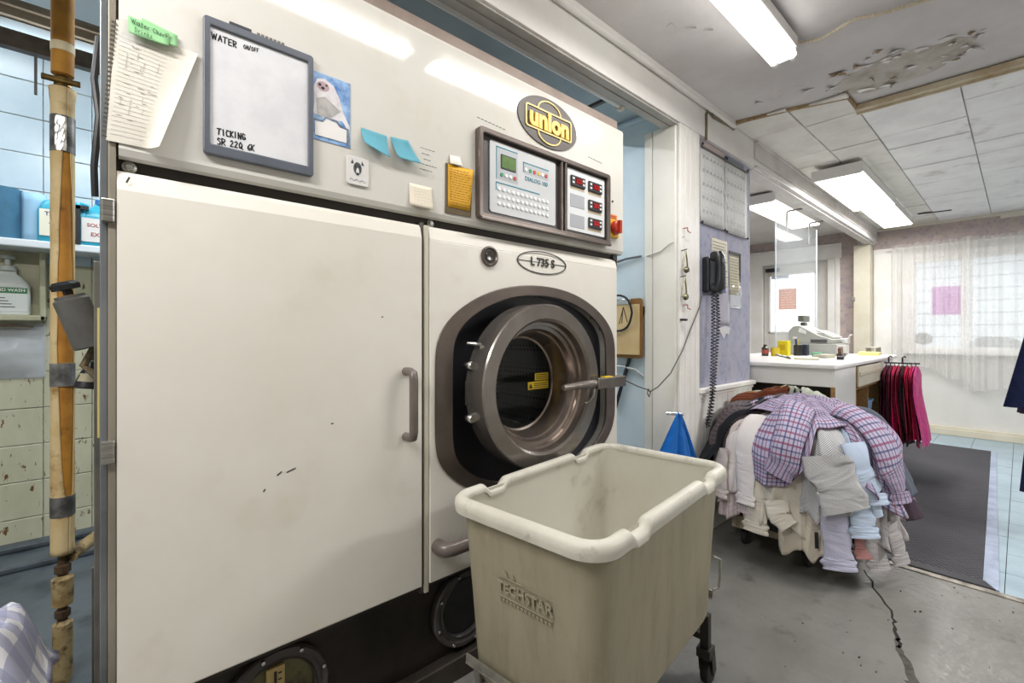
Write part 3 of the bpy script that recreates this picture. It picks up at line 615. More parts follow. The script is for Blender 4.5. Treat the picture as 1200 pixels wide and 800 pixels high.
k0 = MB().cyl((0, 0, 0), (0, -.0035, 0), .0078, .0066, 14).build('key', BT['w'], KP, smooth=True)
k0.location = Vector((1.072, D-.0112, 1.729))
for r_, zz in enumerate((1.729, 1.702, 1.676)):
    for k in range(12):
        if r_ == 0 and k == 0: continue
        o = bpy.data.objects.new('key', k0.data); COL.objects.link(o); adopt(o, KP); o.location = Vector((1.072+k*.0230, D-.0112, zz))
PP = MB().prism(FM, rrect(1.448, 1.702, 1.640, 1.900, .004), .004, .011).build('gauge_plate', pm('plate_white', '#DADCDC', rough=.35), CP)
def gauge(u, v, label=None):
    g = MB().fbox(FK, u-.046, u+.046, v-.022, v+.022, 0, .008).build('gauge', BLACK, PP, bevel=.002)
    MB().fbox(FK, u-.022, u+.022, v-.012, v+.014, .008, .0085).build('gauge_screen', pm('dark_red_screen', '#5A1418', rough=.15), g)
    s = MB()
    for k in range(3): s.ribbon(FK, [(u-.014+k*.013, v+.008), (u-.006+k*.013, v+.008), (u-.006+k*.013, v-.005), (u-.014+k*.013, v-.005)], .0022, .0088)
    s.build('gauge_digits', emit('red_digits', '#FF3A3A', .7), g)
    s = MB()
    for du in (-.034, .034):
        for dv in (-.008, .009): s.fbox(FK, u+du-.006, u+du+.006, v+dv-.004, v+dv+.004, .008, .009)
    s.build('gauge_buttons', BT['w'], g)
    MB().fbox(FK, u-.046, u+.046, v-.034, v-.0235, 0, .0012).build('gauge_caption', pm('caption_buff', '#C9B79A', rough=.6), PP)
for u, v in ((1.512, 1.850), (1.630, 1.850), (1.630, 1.768), (1.630, 1.690)): gauge(u, v)
for v in (1.768, 1.682): MB().fbox(FK, 1.466, 1.558, v-.027, v+.027, 0, .0012).build('blank_cover', pm('cover_grey', '#A7A9AE', rough=.45), PP)
# ---- round emblem with the raised yellow word
FU = Fr((1.343, D, 2.052), (1, 0, 0), (0, 0, 1))
em = MB().lathe([(.1, 0)], (0, 0, 0)) if False else MB().prism(FU, circ(0, 0, .172, .098, 72), 0, .005)
EM = em.build('emblem', pm('emblem_bronze', '#43372D', '#3B3027', scale=10, rough=.42), mc)
OUT = pm('emblem_outline', '#E4C56B', rough=.35); YEL = pm('emblem_yellow', '#F0B81E', rough=.35)
ol = MB(); ringplate(ol, FU, rrect(-.134, .134, -.046, .044, .012), rrect(-.128, .128, -.040, .038, .008), .005, .009)
for sgn in (1, -1):
    a = [(math.cos(t)*.068, sgn*(.044 if sgn > 0 else .046)+sgn*math.sin(t)*.042) for t in [PI*k/20 for k in range(21)]]
    b_ = [(math.cos(t)*.062, sgn*(.044 if sgn > 0 else .046)+sgn*math.sin(t)*.037) for t in [PI*k/20 for k in range(21)]]
    ol.loft([[FU.p(x, y, n) for x, y in q] for q, n in ((a, .005), (a, .009), (b_, .009), (b_, .005))], closed=False)
ol.build('emblem_outline', OUT, EM)
text_mb(Fr((1.343, D, 2.050), (1, 0, 0), (0, 0, 1)), 'union', .104, .003, .0048, n=.006, sx=.98).build('emblem_lettering', YEL, EM)
tx = MB()
for u, v, n_ in ((.98, 1.965, 8), (1.60, 1.985, 6)):
    for k in range(n_): tx.fbox(FM, u+k*.017, u+k*.017+.012, v-.0015-k*.0008, v+.0015-k*.0008, .0002, .0007)
for k, (u, w_) in enumerate(((.752, .05), (.757, .03), (.764, .022), (.755, .06), (.75, .045))):
    x = u
    while x < u+w_: d_ = R_.uniform(.006, .013); tx.fbox(FM, x, x+d_, 1.795-k*.017, 1.797-k*.017, .0002, .0007); x += d_+.003
x = .285
for k in range(7): tx.fbox(FM, x, x+.007, 1.951, 1.957, .0002, .0007); x += .0095
tx.build('printed_lines', pm('faded_print', '#6E6860', rough=.6), UPP)
# main switch
s = MB().fbox(FM, 1.734, 1.812, 1.650, 1.735, 0, .014).build('main_switch', pm('switch_yellow', '#EAB60F', rough=.35), mc, bevel=.004)
MB().lathe([(.030, 0), (.033, .006), (.030, .022), (.024, .026), (.0001, .027)], (1.775, D-.014, 1.694), AX, 32).fbox(FM, 1.767, 1.783, 1.665, 1.724, .03, .052).build('switch_knob', pm('switch_red', '#A8301B', rough=.3), s, smooth=True, angle=30)
MB().fbox(FM, 1.734, 1.812, 1.737, 1.760, 0, .002).build('switch_plate', pm('switch_orange', '#E0762A', rough=.5), s)
for v in (1.742, 1.750): MB().fbox(FM, 1.740, 1.805, v, v+.003, .002, .0025).build('switch_caption', pm('caption_brown', '#6E2A12'), s)
MB().cyl((1.838, D, 1.722), (1.838, D-.006, 1.722), .007, n=12).build('plug', BLACK, mc); MB().cyl((1.778, D, 1.822), (1.778, D-.004, 1.822), .005, n=12).build('plug', BLACK, mc)
# low grab bar of the front panel
MB().tube([(.815, 1.28, .503), (.815, 1.25, .503), (.821, 1.236, .503), (.84, 1.228, .503), (1.15, 1.228, .503), (1.17, 1.236, .503), (1.176, 1.25, .503), (1.176, 1.28, .503)], .0235, 16).build('grab_bar', pm('taupe_handle', ''), RP, smooth=True, angle=60)
# dark plinth with two clean-out ports
BP = MB().box(.012, 1.845, 1.345, 1.36, .07, .50).build('base_panel', BASE, mc)
MB().box(0, 1.86, 1.30, 1.345, 0, .075).build('plinth_rail', pm('dark_plinth', '#4A443E', '#3B362F', scale=8, rough=.4, metal=.4), mc, bevel=.004)
MB().box(0.0, 1.85, 1.295, 1.345, .372, .386).build('drip_edge', BASE, mc, bevel=.003)
GREASE = pm('greasy_glass', '#6A6842', '#4E4428', scale=9, rough=.25, c3='#2A2114', s3=12, lo3=.55, hi3=.7)
for x in (.345, .966):
    PO = MB().lathe([(.135, -.006), (.135, .018), (.130, .024), (.118, .024), (.114, .016), (.104, .016), (.100, .02), (.096, .014), (.096, -.004)], (x, 1.345, .222), AX, 56, False, False).build('clean_out_port', TAUPE_D, mc, smooth=True, angle=30)
    MB().lathe([(.097, .004), (.0001, .004)], (x, 1.345, .222), AX, 40, False, False).build('port_glass', GREASE if x < .5 else BLACK, PO)
    for k in range(8):
        a = 2*PI*k/8+.3; MB().lathe([(.0001, .007), (.005, .006), (.0065, .002), (.0065, 0)], (x+.124*math.cos(a), 1.321, .222+.124*math.sin(a)), AX, 10).build('bolt', CHROME, PO, smooth=True)
g = MB().box(.318, .362, 1.325, 1.335, .14, .31).build('sight_gauge', pm('gauge_buff', '#CBB478', '#B59D60', scale=20, rough=.5), mc)
MB().box(.336, .342, 1.322, 1.326, .15, .30).build('gauge_tube', BLACK, g)
s = MB()
for k in range(9): s.box(.346, .355, 1.3235, 1.3252, .155+k*.017, .158+k*.017)
s.build('gauge_scale', BLACK, g)
# canister, labels and hose on the left flank
cn = MB().lathe([(.0001, 0), (.040, 0), (.043, .004), (.043, .15), (.036, .156), (.036, .164), (.0001, .164)], (-.03, 1.93, 1.16), (-.32, -.05, 1), 32).build('canister', pm('grey_canister', '#6D6C69', '#5E5D5A', scale=12, rough=.35, metal=.4), mc, smooth=True, angle=35)
MB().lathe([(.012, 0), (.012, .014), (.034, .016), (.036, .030), (.026, .040), (.0001, .042)], (-.081, 1.922, 1.318), (-.32, -.05, 1), 7).build('canister_knob', BLACK, cn, smooth=True, angle=25)
MB().tube([(-.02, 1.94, 1.17), (-.05, 1.95, 1.10), (-.03, 1.94, 1.08), (.0, 1.92, 1.04)], .010, 8).build('canister_hose', pm('dirty_hose', '#6F6147', '#3E3526', scale=30, rough=.6), cn, smooth=True)
MB().tube([(-.012, 1.70, 2.02), (-.022, 1.70, 1.90), (-.012, 1.69, 1.80), (-.022, 1.70, 1.66), (-.02, 1.71, 1.58)], .008, 8).build('flank_cable', BLACK, mc, smooth=True)
MB().box(-.020, -.008, 1.52, 1.56, .30, 1.38).box(-.017, -.008, 1.62, 1.66, .60, 1.20).box(-.03, -.008, 1.9, 1.92, .05, .48).build('flank_channel', pm('flank_grey', '#77756E', '#5B5952', scale=6, rough=.4, metal=.4), mc, bevel=.002)
for y, z0, z1, c in ((1.57, 1.02, 1.24, '#D3CDB9'), (1.42, .96, 1.26, '#CFC07A'), (1.72, .80, 1.02, '#D9C9C2')): MB().box(-.013, -.009, y, y+.05, z0, z1).build('flank_label', pm('flank_label_'+c, c, rough=.5), mc)
# ================================================================== LAMPS
TUBE_M = emit('lit_tube', '#FFFBF6', 5.0); DIFF_M = emit('lit_diffuser', '#FFFBF4', 2.3)
LAMPW = pm('lamp_white', '#E9E8E4', rough=.3)
def area(parent, loc, sx, sy, watts, col, rot=(0, 0, 0)):
    l = bpy.data.lights.new('lamp_light', 'AREA'); l.shape = 'RECTANGLE'; l.size = sx; l.size_y = sy; l.energy = watts; l.color = col
    o = bpy.data.objects.new('lamp_light', l); COL.objects.link(o); adopt(o, parent); o.location = loc; o.rotation_euler = rot
def tube_lamp(x0, x1, y, z, label, watts, col=TUBE_C):
    t = thing('tube_lamp', label, 'ceiling light', ((x0+x1)/2, y, z))
    MB().box(x0, x1, y-.055, y+.055, z+.045, z+.10).box(x0+.01, x1-.01, y-.03, y+.03, z+.028, z+.045).build('housing', LAMPW, t, bevel=.006)
    for s in (-.038, .038): MB().cyl((x0+.03, y+s, z+.012), (x1-.03, y+s, z+.012), .0165, n=14).build('tube', TUBE_M, t, smooth=True)
    for x in (x0+.012, x1-.012):
        e = MB()
        for s in (-.038, .038): e.cyl((x-.012, y+s, z+.012), (x+.012, y+s, z+.012), .019, n=14)
        e.box(x-.004, x+.004, y-.05, y+.05, z+.0, z+.045); e.build('tube_holder', LAMPW, t, smooth=True, angle=40)
    area(t, Vector(((x0+x1)/2, y, z-.008)), x1-x0, .11, watts, col)
    return t
tube_lamp(1.13, 2.35, .73, 2.455, 'bare twin tube lamp on the plaster ceiling above the laundry truck', 8)
tube_lamp(-.20, 1.02, .73, 2.455, 'second bare twin tube lamp over the camera, mirrored in the enamel panel', 2)
tube_lamp(-1.54, -.32, .73, 2.455, 'unseen bare twin tube lamp added behind the camera as fill light', 27)  # added lamp, brightens the truck's short end and the lower left
def wrap_lamp(x0, x1, y, label, watts, w=.30, z=2.545, group=None):
    t = thing('wrap_lamp', label, 'ceiling light', ((x0+x1)/2, y, z-.09)); h = w/2
    pr = [(-h, 0), (-h, -.072), (-h+.014, -.084), (h-.014, -.084), (h, -.072), (h, 0)]
    MB().box(x0+.013, x1-.013, y-h+.01, y+h-.01, z-.03, z).build('housing', LAMPW, t)
    m = MB(); m.loft([[Vector((x, y+a, z+b)) for a, b in pr[1:5]] for x in (x0+.012, x1-.012)], closed=False); m.build('diffuser', DIFF_M, t)
    for k in (0, 4):
        m = MB(); m.loft([[Vector((x, y+a, z+b)) for a, b in pr[k:k+2]] for x in (x0+.012, x1-.012)], closed=False); m.build('side_panel', LAMPW, t)
    e = MB()
    for a, b in ((x0, x0+.012), (x1-.012, x1)):
        e = MB(); e.loft([[Vector((x, y+u*1.02, z+v*1.03)) for u, v in pr] for x in (a, b)]); k = len(e.v); e.f += [tuple(range(k-12, k-6)), tuple(range(k-1, k-7, -1))]; e.mi += [0, 0]; e.build('end_cap', LAMPW, t)
    area(t, Vector(((x0+x1)/2, y, z-.09)), x1-x0, w*.8, watts, TUBE_C)
wrap_lamp(4.30, 5.66, .97, 'wrap-around ceiling lamp above the counter, nearer one in its row', 18, w=.33, z=2.52)
wrap_lamp(5.70, 6.95, .965, 'wrap-around ceiling lamp by the shop window, farther one in its row', 10, w=.27)
wrap_lamp(4.72, 6.18, 1.70, 'wrap-around ceiling lamp behind the white beam, over the street door', 14)
wrap_lamp(2.7, 4.06, -1.3, 'unseen wrap-around ceiling lamp added on the right as fill light', 40)  # added out of view to lift the post, wallpaper and shirts
t = thing('back_tube_lamp', 'lit tube lamp with an open metal housing behind the wrapped pipe', 'ceiling light', (-.1, 2.8, 2.41))
MB().box(-.78, .55, 2.82, 2.90, 2.46, 2.52).build('housing', pm('lamp_blue_white', '#D5E0E6', rough=.4), t, bevel=.005)
MB().cyl((-.36, 2.80, 2.435), (.53, 2.80, 2.435), .0165, n=14).build('tube', emit('lit_tube_cool', '#EAF6FF', 6), t, smooth=True)
MB().box(-.40, -.345, 2.775, 2.825, 2.405, 2.47).box(.50, .55, 2.775, 2.825, 2.405, 2.47).build('tube_holder', pm('holder_grey', '#C4D2D8', rough=.4), t, bevel=.004)
MB().box(-.345, -.33, 2.77, 2.80, 2.41, 2.43).build('holder_clip', pm('teal_clip', '#4A8C8C'), t)
area(t, Vector((.1, 2.80, 2.415)), .9, .04, 6, COOL_C)
t2 = thing('back_tube_lamp', 'unseen tube lamp out of frame, filling light over the back shelf', 'ceiling light', (-.9, 3.1, 2.8))  # lamp beyond the frame, fills the back left corner with light
MB().box(-1.5, -.3, 3.06, 3.16, 2.88, 2.95).build('housing', LAMPW, t2); MB().cyl((-1.47, 3.11, 2.865), (-.33, 3.11, 2.865), .0165, n=12).build('tube', TUBE_M, t2, smooth=True)
area(t2, Vector((-.9, 3.11, 2.845)), 1.2, .06, 6, COOL_C)
t2 = thing('back_tube_lamp', 'unseen tube lamp added behind the dry cleaning machine to brighten the blue wall', 'ceiling light', (1.4, 2.8, 2.8))  # hidden lamp added to light the blue end wall
MB().box(.8, 2.0, 2.75, 2.85, 2.88, 2.95).build('housing', LAMPW, t2); MB().cyl((.83, 2.8, 2.865), (1.97, 2.8, 2.865), .0165, n=12).build('tube', TUBE_M, t2, smooth=True)
area(t2, Vector((1.4, 2.8, 2.845)), 1.2, .06, 26, COOL_C)
tag(MB().tube([(2.35, .73, 2.552), (2.42, .68, 2.556), (2.445, .61, 2.55), (2.41, .52, 2.548), (2.40, .47, 2.55), (2.44, .40, 2.55), (2.48, .30, 2.556), (2.52, .15, 2.556), (2.58, -.2, 2.556)], .0075, 8).build('armoured_cable', pm('cream_cable', '#DCD3C0', '#B9AB90', scale=160, rough=.5), smooth=True), 'cream armoured cable running over the plaster ceiling from the tube lamp', 'cable')
t = thing('white_conduit', 'white conduit pipe under the header beam above the machine', 'pipe', (1, 1.49, 2.36))
MB().tube([(0, 1.372, 2.375), (1.97, 1.372, 2.372)], .016, 12).build('pipe', LAMPW, t, smooth=True); MB().lathe([(.017, 0), (.026, .004), (.026, .03), (.0001, .034)], (1.96, 1.372, 2.372), (1, 0, 0), 14).build('end_plug', CREAM, t, smooth=True)
MB().box(1.90, 1.92, 1.366, 1.9, 2.388, 2.405).build('bracket', pm('dark_bracket', '#4D4A46', rough=.5), t)
tag(MB().tube([(2.66, 1.245, 2.35), (2.665, 1.246, 2.43), (2.66, 1.244, 2.50), (2.68, 1.242, 2.535), (2.76, 1.243, 2.515), (2.88, 1.244, 2.525), (3.0, 1.243, 2.535), (3.05, 1.243, 2.53)], .0085, 8).build('old_cable', pm('grimy_cable', '#8E8468', '#4E4A40', scale=12, rough=.7), smooth=True), 'grimy cable clipped to the header above the calendars', 'cable')
# ================================================================== THINGS ON THE MACHINE FRONT
FP = Fr((0, D-.0005, 0), (1, 0, 0), (0, 0, 1))
INK = pm('marker_black', '#15151A', rough=.5)
wbd = thing('whiteboard', 'small magnetic whiteboard in a grey plastic frame with black handwriting', 'whiteboard', (.295, D, 1.63))
m = MB(); ringplate(m, FP, rrect(.171, .419, 1.622, 1.946, .008), rrect(.185, .405, 1.648, 1.926, .003), 0, .012); m.build('frame', pm('frame_blue_grey', '#5E636C', '#555A63', scale=8, rough=.4), wbd, bevel=.003)
MB().fbox(FP, .18, .41, 1.64, 1.93, 0, .006).build('board', pm('board_white', '#DEDEE0', '#D4D4D7', scale=12, rough=.3), wbd)
s = MB(); scrawl(s, FP, .188, 1.897, 'WATER', .0150, .0028, -.03, .0065, 1); scrawl(s, FP, .254, 1.901, 'ON/OFF', .0098, .0019, .10, .0065, 2)
scrawl(s, FP, .199, 1.674, 'TICKING', .0145, .0030, .05, .0065, 3); scrawl(s, FP, .199, 1.651, 'SR 22Q 6K', .0150, .0026, .05, .0065, 4)
s.build('handwriting', INK, wbd)
MB().fbox(FP, .224, .272, 1.946, 1.955, .0, .008).build('pen_clip', pm('clip_dark', '#3A3A3E', rough=.5), wbd, bevel=.002)
nb = thing('notebook_page', 'torn spiral notebook sheet with a curled corner, faint ruled tables', 'paper', (.08, D, 1.6))
PAPER = pm('ruled_paper', '#D9D4C8', '#CFCABD', scale=9, rough=.8)
def page(a, b):
    uL, uR = .018-.016*(1-b), .088+.074*b; u = uL+(uR-uL)*a; v = 1.606+.262*b - .018*a*b
    c = max(0, a-.72)/.28
    return FP.p(u, v, .0015+.003*math.sin(b*5)+.028*c*c*(1.15-b)+.002*a)
MB().grid(16, 16, page).build('sheet', PAPER, nb, smooth=True)
sp = MB()
for k in range(26): zz = 1.612+k*.0098; uu = .018-.016*(1-(zz-1.606)/.262); sp.fbox(FP, uu-.007, uu+.001, zz, zz+.004, .0005, .002)
sp.build('torn_edge', pm('torn_dark', '#4C4740', rough=.8), nb)
rl = MB()
for k in range(24):
    b = .06+k*.037; rl.add([page(a, bb)+FP.N*.0008 for bb in (b, b+.0035) for a in (.06, .2, .35, .5, .66)], [(0, 1, 6, 5), (1, 2, 7, 6), (2, 3, 8, 7), (3, 4, 9, 8)])
rl.build('ruled_lines', pm('rule_faint', '#C4C1BC', rough=.8), nb)
rl = MB(); r = random.Random(8)
for k in range(30):
    a, b = r.uniform(.12, .6), r.uniform(.12, .85); w_, h_ = (r.uniform(.03, .1), .006) if r.random() < .6 else (.008, r.uniform(.05, .14))
    rl.add([page(aa, bb)+FP.N*.001 for aa, bb in ((a, b), (a+w_, b), (a+w_, b+h_), (a, b+h_))], [(0, 1, 2, 3)])
rl.build('pencil_marks', pm('pencil_faint', '#B2ADA5', rough=.8), nb)
def sticky(name, pts, m, label, cat='sticky note', curl=.02, lift=.004, group=None):
    """four corners (tl, tr, br, bl) on the panel; the lower edge lifts off"""
    (a, b), (c, d), (e, f), (g, h) = pts
    def fn(s, t):
        u = (a*(1-s)+c*s)*(1-t)+(g*(1-s)+e*s)*t; v = (b*(1-s)+d*s)*(1-t)+(h*(1-s)+f*s)*t
        return FP.p(u, v, .001+lift*t+curl*(t**2.2)*(1-.4*s)+curl*.35*max(0, s-.6)**2*3)
    o = MB().grid(8, 8, fn).build(name, m, smooth=True, solid=.0006); tag(o, label, cat, group); return o
GR = pm('note_green', '#93C690', '#88BC86', scale=6, rough=.7)
g1 = thing('green_note', 'pair of overlapping light green sticky notes with a pencilled reminder', 'sticky note', (.08, D, 1.84))
def gq(p, n0):
    (a, b), (c, d), (e, f), (g, h) = p
    return MB().grid(6, 6, lambda s, t: FP.p((a*(1-s)+c*s)*(1-t)+(g*(1-s)+e*s)*t, (b*(1-s)+d*s)*(1-t)+(h*(1-s)+f*s)*t, n0+.003*s*s+.006*t*t))
gq([(.037, 1.882), (.108, 1.872), (.106, 1.840), (.038, 1.842)], .006).build('note_sheet', GR, g1, smooth=True, solid=.0005)
gq([(.060, 1.889), (.123, 1.876), (.123, 1.846), (.061, 1.853)], .002).build('note_sheet', GR, g1, smooth=True, solid=.0005)
s = MB(); scrawl(s, FP, .042, 1.866, 'Water', .011, .0011, -.14, .0095, 5); scrawl(s, FP, .079, 1.861, 'Check', .010, .0011, -.14, .0098, 6); scrawl(s, FP, .048, 1.847, 'Drinks', .010, .0011, -.08, .0145, 7)
s.build('note_writing', pm('pencil_green', '#2F5A34'), g1)
ph = thing('photo_card', 'calendar card photo of a white dog against bright blue', 'photo', (.47, D, 1.73))
MB().fbox(FP, .418, .523, 1.73, 1.914, 0, .0014).build('card', pm('photo_blue', '#A4C6E8', '#3C6CAE', scale=34, rough=.35, lo=.3, hi=.7), ph)
def flat(polys, name, m, par, n=.0016, F=FP):
    b = MB()
    for p in polys: b.prism(F, p, n, n+.0004)
    return b.build(name, m, par)
WD = pm('dog_white', '#E4E1E2', '#CFC9CC', scale=30, rough=.5)
flat([[(.421, 1.80), (.46, 1.79), (.50, 1.80), (.521, 1.772), (.521, 1.79), (.505, 1.82), (.492, 1.86), (.476, 1.89), (.452, 1.902), (.43, 1.895), (.422, 1.87), (.424, 1.84)]], 'dog_print', WD, ph)
flat([circ(.447, 1.879, .017, .013, 16)], 'muzzle_print', pm('dog_pink', '#B79AA0', rough=.5), ph, .0022); flat([circ(.438, 1.881, .004, n=10), circ(.456, 1.884, .003, n=10), circ(.446, 1.874, .005, .004, 10)], 'dog_face', INK, ph, .0028)
flat([[(.428, 1.842), (.452, 1.852), (.496, 1.825), (.47, 1.80), (.432, 1.795)]], 'cloth_print', pm('print_grey', '#B5B2AE', '#9A9894', scale=40), ph, .0022)
flat([[(.425, 1.741), (.512, 1.741), (.512, 1.778), (.492, 1.780), (.482, 1.790), (.455, 1.791), (.446, 1.780), (.425, 1.779)]], 'blank_field', pm('print_white', '#E6E3DF', rough=.5), ph, .0026)
flat([[(.419, 1.785), (.446, 1.787), (.452, 1.798), (.485, 1.797), (.494, 1.787), (.519, 1.782), (.519, 1.735), (.514, 1.735), (.514, 1.781), (.492, 1.783), (.482, 1.793), (.455, 1.794), (.446, 1.783), (.419, 1.781)]], 'border_print', pm('print_slate', '#7F8FA0', '#5E6C7E', scale=60), ph, .0024)
mg = thing('dog_magnet', 'small white fridge magnet with an inked dog face', 'magnet', (.543, D, 1.63))
MB().prism(FP, rrect(.511, .577, 1.628, 1.709, .008), 0, .005).build('tile', pm('magnet_white', '#DCDAD6', rough=.3), mg, bevel=.0015)
flat([circ(.543, 1.676, .012, .018, 20), [(.528, 1.70), (.523, 1.687), (.532, 1.688)], [(.556, 1.70), (.563, 1.687), (.554, 1.688)]], 'dog_face', pm('ink_grey', '#55585A', '#2A2C2E', scale=120, lo=.3, hi=.7), mg, .0052)
flat([circ(.543, 1.667, .0045, .011, 12)], 'dog_blaze', pm('magnet_white', ''), mg, .0058); flat([circ(.5365, 1.682, .0022, n=8), circ(.5495, 1.682, .0022, n=8), circ(.543, 1.660, .004, n=8)], 'dog_eyes', INK, mg, .0062)
s = MB()
for k in range(9): s.ribbon(FP, [(.520+k*.0052, 1.640+.002*math.sin(k*2)), (.525+k*.0052, 1.643+.003*math.cos(k*2))], .0012, .0056)
s.build('script_line', pm('ink_blue', '#4A5878'), mg)
NB = pm('note_blue', '#5CA6B8', '#529AAC', scale=8, rough=.6)
sticky('blue_note', [(.556, 1.800), (.634, 1.797), (.636, 1.727), (.557, 1.748)], NB, 'left blue sticky note curling off the enamel panel', curl=.022)
sticky('blue_note', [(.648, 1.800), (.706, 1.803), (.744, 1.735), (.664, 1.733)], NB, 'right blue sticky note, slanted, curling off the enamel panel', curl=.022)
c = thing('cream_note', 'pale cream sticky note with faint pencil under the blue notes', 'sticky note', (.75, D, 1.6))
gq([(.711, 1.674), (.791, 1.673), (.794, 1.601), (.711, 1.602)], .001).build('note_sheet', pm('note_cream', '#E8DECB', rough=.7), c, smooth=True, solid=.0005)
s = MB(); r = random.Random(2)
for k in range(6):
    u = .725
    while u < .775: l = r.uniform(.004, .01); s.ribbon(FP, [(u, 1.66-k*.009), (u+l, 1.66-k*.009+r.uniform(-.002, .002))], .0009, .0058+.0007*k); u += l+.004
s.build('note_writing', pm('pencil_cream', '#B8AC98'), c)
pc = thing('brown_pouch', 'brown card pocket holding a yellow service form beside the control panel', 'pouch', (.9, D, 1.604))
MB().prism(FP, [(.845, 1.604), (.951, 1.605), (.957, 1.772), (.847, 1.770)], 0, .003).build('pocket', pm('pouch_brown', '#5E4E30', '#54462A', scale=10, rough=.6), pc)
MB().grid(6, 6, lambda a, b: FP.p(.854+.09*a+.010*a*b, 1.625+.143*b, .004+.010*a*a*b)).build('form', pm('form_yellow', '#E2A91F', '#D99E18', scale=6, rough=.6), pc, smooth=True, solid=.0006)
s = MB(); r = random.Random(9)
for k in range(15):
    u = .860
    while u < .938: l = r.uniform(.004, .016); z_ = 1.634+k*.0085; t_ = (u-.854)/.09; n_ = .0052+.010*t_*t_*((z_-1.625)/.143); s.fbox(FP, u, u+l, z_, z_+.0016, n_, n_+.0004); u += l+.004
s.build('form_print', pm('form_ink', '#8A6410'), pc)
sticky('torn_tape', [(.862, 1.800), (.905, 1.806), (.912, 1.772), (.858, 1.768)], pm('old_tape', '#D9D3C6', '#C6BCA6', scale=30, rough=.3), 'scrap of torn clear tape above the yellow service form', 'tape', curl=.008)
# ================================================================== LAUNDRY TRUCK
BANG = math.radians(6.2); BC = Vector((1.150, .862, 0)); E1 = Vector((math.cos(BANG), math.sin(BANG), 0)); E2 = Vector((-math.sin(BANG), math.cos(BANG), 0))
def bl(a, b, z): return BC + E1*a + E2*b + Vector((0, 0, z))
tr = thing('laundry_truck', 'empty grey moulded plastic laundry truck on casters before the machine', 'cart', tuple(BC))
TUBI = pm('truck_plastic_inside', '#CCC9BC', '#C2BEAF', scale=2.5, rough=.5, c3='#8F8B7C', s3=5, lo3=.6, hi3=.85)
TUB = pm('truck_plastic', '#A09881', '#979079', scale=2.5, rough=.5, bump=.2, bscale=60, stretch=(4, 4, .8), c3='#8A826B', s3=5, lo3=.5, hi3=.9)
RIMM = pm('truck_rim', '#CFCCBF', '#C2BEB0', scale=5, rough=.45, c3='#8E8A7C', s3=14, lo3=.6, hi3=.8)
def rr_loop(ha, hb, r, z, n=8):
    return [bl(a, b, z) for a, b in rrect(-ha, ha, -hb, hb, r, n)]
tb = MB()
tb.loft([rr_loop(.345, .184, .05, .250), rr_loop(.360, .196, .055, .248), rr_loop(.370, .204, .06, .268), rr_loop(.386, .2145, .061, .50), rr_loop(.3868, .215, .061, .51), rr_loop(.404, .228, .065, .735),
         rr_loop(.398, .222, .062, .742), rr_loop(.364, .196, .055, .280), rr_loop(.346, .182, .05, .262)])
k = len(tb.v)//9; tb.f.append(tuple(range(k))); tb.mi.append(0); tb.f.append(tuple(range(9*k-1, 8*k-1, -1))); tb.mi.append(0)
tb.mi = [1 if 6*k <= i < 8*k else 0 for i in range(len(tb.f))]; tb.mi[-1] = 1
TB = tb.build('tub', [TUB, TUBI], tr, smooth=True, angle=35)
# rolled rim with two stacking notches on each long side
path = []
def notch(a): return -.020*sum((lambda q: q*q*(3-2*q))(max(0, min(1, (.052-abs(a-c))/.026))) for c in (-.245, .215))
def dense(p, q, n): return [(p[0]+(q[0]-p[0])*k/n, p[1]+(q[1]-p[1])*k/n) for k in range(n)]
ha, hb, r = .408, .231, .062
seg = rrect(-ha, ha, -hb, hb, r, 8)
for i in range(len(seg)):
    p, q_ = seg[i], seg[(i+1) % len(seg)]; L = math.hypot(q_[0]-p[0], q_[1]-p[1]); path += dense(p, q_, max(1, int(L/.007)))
rm = MB(); prof = [(-.014, -.006), (-.015, .004), (-.010, .012), (0, .0155), (.012, .013), (.021, .004), (.022, -.010), (.020, -.024), (.015, -.024), (.014, -.008)]
rings = []
for i, (a, b) in enumerate(path):
    pa, pb = path[i-1], path[(i+1) % len(path)]; dx, dy = pb[0]-pa[0], pb[1]-pa[1]; l = math.hypot(dx, dy); nx, ny = dy/l, -dx/l
    dz = notch(a) if abs(abs(b)-hb) < .002 else 0
    rings.append([bl(a+nx*o, b+ny*o, .742+h+(dz if h > -.015 else dz*.3)) for o, h in prof])
n_ = len(prof); v = [p for R in rings for p in R]; m_ = len(rings)
rm.add(v, [(i*n_+j, ((i+1) % m_)*n_+j, ((i+1) % m_)*n_+(j+1) % n_, i*n_+(j+1) % n_) for i in range(m_) for j in range(n_)])
rm.build('rim', RIMM, tr, smooth=True, angle=50)
# moulded lettering on the short end
tilt = (.404-.390)/.213
FB = Fr(bl(-.3955, -.015, .560), -E2, Vector((0, 0, 1)) - E1*tilt)
lt = text_mb(FB, 'TECHSTAR', .036, .0016, .0008, n=-.0005)
lt.fbox(FB, -.085, .085, -.026, -.0235, -.0005, .0015)
for k in range(14): lt.fbox(FB, -.085+k*.0122, -.077+k*.0122, -.036, -.031, -.0005, .0014)
lt.ribbon(FB, [(-.085, .026), (.085, .026)], .003, .001); lt.fbox(FB, -.085, .0, .0255, .0285, -.0005, .0015)
lt.prism(FB, [(-.075, .030), (-.05, .030), (-.06, .045)], -.0005, .0015); lt.prism(FB, [(-.045, .032), (-.028, .032), (-.034, .043)], -.0005, .0015)
lt.build('moulded_lettering', TUB, TB)
GALV = pm('dull_galvanised', '#B9B6AC', '#94918A', scale=12, rough=.42, metal=.75)
fr = MB()
